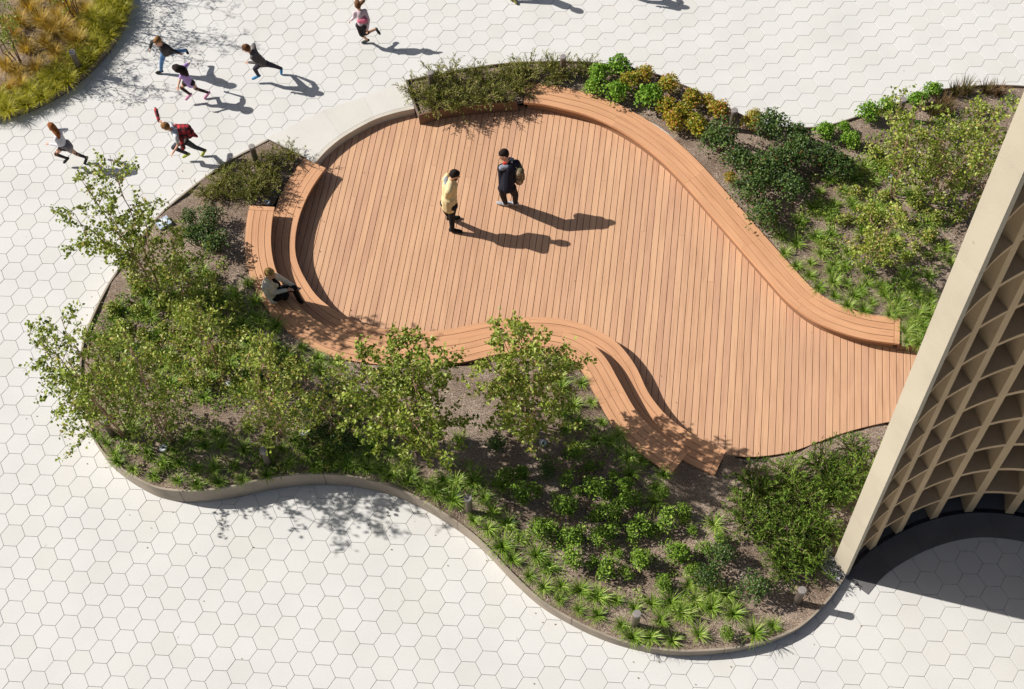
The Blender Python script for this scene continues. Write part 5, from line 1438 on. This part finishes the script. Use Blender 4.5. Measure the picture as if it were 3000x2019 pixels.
# standing visitors on the deck
j = joints('m1')
yl = cloth('yellow_rain_jacket', (0.70, 0.565, 0.31), 0.12)
r1, j, fr1 = person(j, 'standing person in yellow hooded jacket and black trousers on the deck', dict(kid=False, gz=ZD, hair=H_DARK, top=yl, bottom=cloth('black_trousers', (0.016, 0.017, 0.022)), shoe=cloth('black_shoe', (0.015, 0.015, 0.015)), bulk=1.22, face=(0.95, -0.2, 0),
       skirt=[(j['pelvis'] + np.array([0, 0, 0.12]), j['pelvis'] - np.array([0, 0, 0.09]), 0.15, 0.165), (j['lh'], j['pelvis'], 0.07, 0.1), (j['rh'], j['pelvis'], 0.07, 0.1)],
       extra=[('hood', [(jp('m1', 60, 520, 1.50), jp('m1', 10, 600, 1.42), 0.045, 0.05), (jp('m1', 10, 600, 1.42), jp('m1', 25, 700, 1.34), 0.05, 0.05), (jp('m1', 25, 700, 1.34), jp('m1', 110, 690, 1.40), 0.05, 0.04)], yl),
              ('hood_lining', [(jp('m1', 45, 580, 1.47), jp('m1', 45, 670, 1.42), 0.05, 0.05)], cloth('grey_lining', (0.30, 0.32, 0.36))),
              ('beard', [(jp('m1', 200, 570, 1.55), jp('m1', 200, 590, 1.53), 0.045, 0.035)], H_DARK)]), 'visitors standing on the deck')
j = joints('m2')
nv = cloth('navy_hoodie', (0.020, 0.020, 0.032))
r2, j, fr2 = person(j, 'standing person in navy sweater with grey shoulders wearing a backpack', dict(kid=False, gz=ZD, hair=H_DARK, top=nv, bottom=cloth('black_trousers', (0.020, 0.018, 0.022)), shoe=cloth('grey_trainer_light', (0.36, 0.36, 0.38)), bulk=1.2, face=(-0.95, -0.25, 0), top_name='sweater',
       extra=[('grey_yoke', [(jp('m2', 950, 400, 1.40), jp('m2', 1040, 380, 1.40), 0.06, 0.065), (jp('m2', 1080, 265, 1.46), jp('m2', 1130, 270, 1.45), 0.05, 0.04)], cloth('grey_fleece', (0.26, 0.27, 0.32))),
              ('red_collar', [(jp('m2', 1000, 330, 1.46), jp('m2', 1050, 310, 1.46), 0.04, 0.05)], cloth('red_cotton', (0.52, 0.04, 0.03)))]), 'visitors standing on the deck')
# backpack
fx, sx, up = fr2
bx = unit(np.array([-fx[0], -fx[1], 0])); by = np.array([-bx[1], bx[0], 0])
bc = 0.5 * (j['chest'] + j['pelvis']) + bx * 0.20 + np.array([0, 0, 0.02])
bp_t = thing('backpack', 'tan and olive backpack worn by the person in navy', 'backpack', bc - np.array([0, 0, 0.22]), None)
def camo():
    m, nt, bs, out = mat_new('camouflage_canvas')
    tc = N(nt, 'ShaderNodeTexCoord'); nz = N(nt, 'ShaderNodeTexNoise'); nz.inputs['Scale'].default_value = 11; nz.inputs['Detail'].default_value = 2
    nt.links.new(tc.outputs['Object'], nz.inputs['Vector'])
    r = ramp(nt, [(0.10, 0.085, 0.05), (0.30, 0.21, 0.13), (0.20, 0.17, 0.10), (0.50, 0.42, 0.32)], nz.outputs['Fac'], [0.36, 0.46, 0.56, 0.66]); r.color_ramp.interpolation = 'CONSTANT'
    nt.links.new(r.outputs[0], bs.inputs['Base Color']); bs.inputs['Roughness'].default_value = 0.9
    return m
CAMO = camo(); OLIVE = cloth('olive_canvas', (0.13, 0.11, 0.065)); WEB = cloth('cream_webbing', (0.55, 0.50, 0.40))
def pack(nm, c, ry, rz, rx, m, it=4):
    A = Acc()
    for sy in (-1, 1):
        for a, b in ((-1, 1),): capsule(A, c + by * sy * ry + np.array([0, 0, a * rz]), c + by * sy * ry + np.array([0, 0, b * rz]), rx, rx * 0.9)
    for z_ in (-1, -0.3, 0.3, 1): capsule(A, c - by * ry + np.array([0, 0, z_ * rz]), c + by * ry + np.array([0, 0, z_ * rz]), rx, rx)
    return fused(nm, A, m, bp_t, 0.011, it)
pack('main_bag', bc, 0.085, 0.13, 0.085, CAMO); pack('front_pocket', bc + bx * 0.075 - np.array([0, 0, 0.07]), 0.06, 0.055, 0.05, OLIVE); pack('flap', bc + bx * 0.03 + np.array([0, 0, 0.15]), 0.085, 0.02, 0.07, OLIVE)
for s in (-1, 1):
    A = Acc(); sh = j['ls'] if s < 0 else j['rs']; m_ = 0.62 * 0.5 * (j['ls'] + j['rs']) + 0.38 * sh
    capsule(A, bc + by * 0.06 * (1 if (sh - m_) @ by > 0 else -1) + np.array([0, 0, 0.17]), m_ + np.array([0, 0, 0.075]), 0.016, 0.018)
    capsule(A, m_ + np.array([0, 0, 0.075]), m_ + fx * 0.11 - np.array([0, 0, 0.08]), 0.018, 0.016)
    fused('strap', A, WEB, bp_t, 0.010, 2)
# seated visitor
j = joints('s1')
coat = cloth('stone_grey_coat', (0.60, 0.565, 0.50), 0.2)
person(j, 'seated person in pale grey coat and black trousers on the upper bench tier', dict(kid=False, gz=ZL, hair=H_BLOND, top=coat, bottom=cloth('black_trousers', (0.012, 0.011, 0.014)), shoe=cloth('black_shoe', (0.015, 0.015, 0.015)), bulk=1.05, face=(0.85, -0.5, 0), top_name='coat', wide=True,
       skirt=[(jp('s1', 760, 1000, .46), jp('s1', 850, 1230, .36), 0.13, 0.09), (jp('s1', 640, 900, .55), jp('s1', 760, 1120, .40), 0.09, 0.09)],
       extra=[('collar', [(jp('s1', 640, 600, .93), jp('s1', 740, 660, .88), 0.05, 0.05), (jp('s1', 880, 480, .90), jp('s1', 980, 620, .78), 0.05, 0.045), (jp('s1', 740, 700, .88), jp('s1', 930, 800, .74), 0.05, 0.05)], cloth('cream_lapel', (0.56, 0.51, 0.40))),
              ('black_shirt', [(jp('s1', 830, 640, .84), jp('s1', 960, 780, .66), 0.07, 0.07)], cloth('black_knit', (0.012, 0.011, 0.013)))]))
# two more children above the picture edge: shoes and shadows show
def moved(key, scale, fn):
    J0 = joints(key); gz = PX[key][2]
    c = 0.5 * (J0['la'] + J0['ra']); c[2] = gz
    return {k: (v - c) * scale for k, v in J0.items()}
Q = moved('m2', 0.68, None); b = at(1500, 0, 0)
ca, sa = math.cos(2.4), math.sin(2.4)
Q = {k: np.array([ca * v[0] - sa * v[1], sa * v[0] + ca * v[1], v[2]]) + np.array([b[0], b[1], 0]) for k, v in Q.items()}
person(Q, 'child with olive shoes at the top edge of the picture', dict(hair=H_BROWN, stand=True, top=cloth('charcoal_jacket', (0.055, 0.05, 0.048)), bottom=cloth('dark_trousers', (0.04, 0.035, 0.04)), shoe=cloth('olive_shoe', (0.16, 0.15, 0.05)), bulk=1.1), GRP)
Q = moved('k3', 1.0, None)
tgt = at(1996, 20, 0)[:2] - 1.33 * np.array([math.cos(SUN_AZ), math.sin(SUN_AZ)])
off = tgt - Q['head'][:2]
Q = {k: v + np.array([off[0], off[1], 0]) for k, v in Q.items()}
person(Q, 'child running above the picture edge, only the shadow shows', dict(hair=H_DARK, top=cloth('grey_jacket', (0.115, 0.10, 0.10)), bottom=cloth('dark_trousers', (0.035, 0.032, 0.045)), shoe=cloth('black_shoe', (0.02, 0.02, 0.02)), bulk=1.06), GRP)

dg = bpy.context.evaluated_depsgraph_get()
for o in PENDING:
    me = bpy.data.meshes.new_from_object(o.evaluated_get(dg))
    old = o.data; o.modifiers.clear(); me.name = o.name.split('.')[0]; o.data = me
    bpy.data.meshes.remove(old)

# ------------------------------------------------------------------ labels: place in its group, counted from the left
def ordinal(n):
    return '%d%s' % (n, 'th' if 10 <= n % 100 <= 20 else {1: 'st', 2: 'nd', 3: 'rd'}.get(n % 10, 'th'))
same = {}
for o in scene.objects:
    if o.parent is None and o.get('label') and o.get('category') and o.get('kind') is None:
        same.setdefault(o['label'], []).append(o)
for lab, L_ in same.items():
    if len(L_) < 2: continue
    L_.sort(key=lambda o: float(proj(np.array(o.location)[None])[0, 0]))
    for i, o in enumerate(L_):
        pos = 'leftmost' if i == 0 else ('rightmost' if i == len(L_) - 1 else ordinal(i + 1) + ' from left')
        o['label'] = lab + ', ' + pos
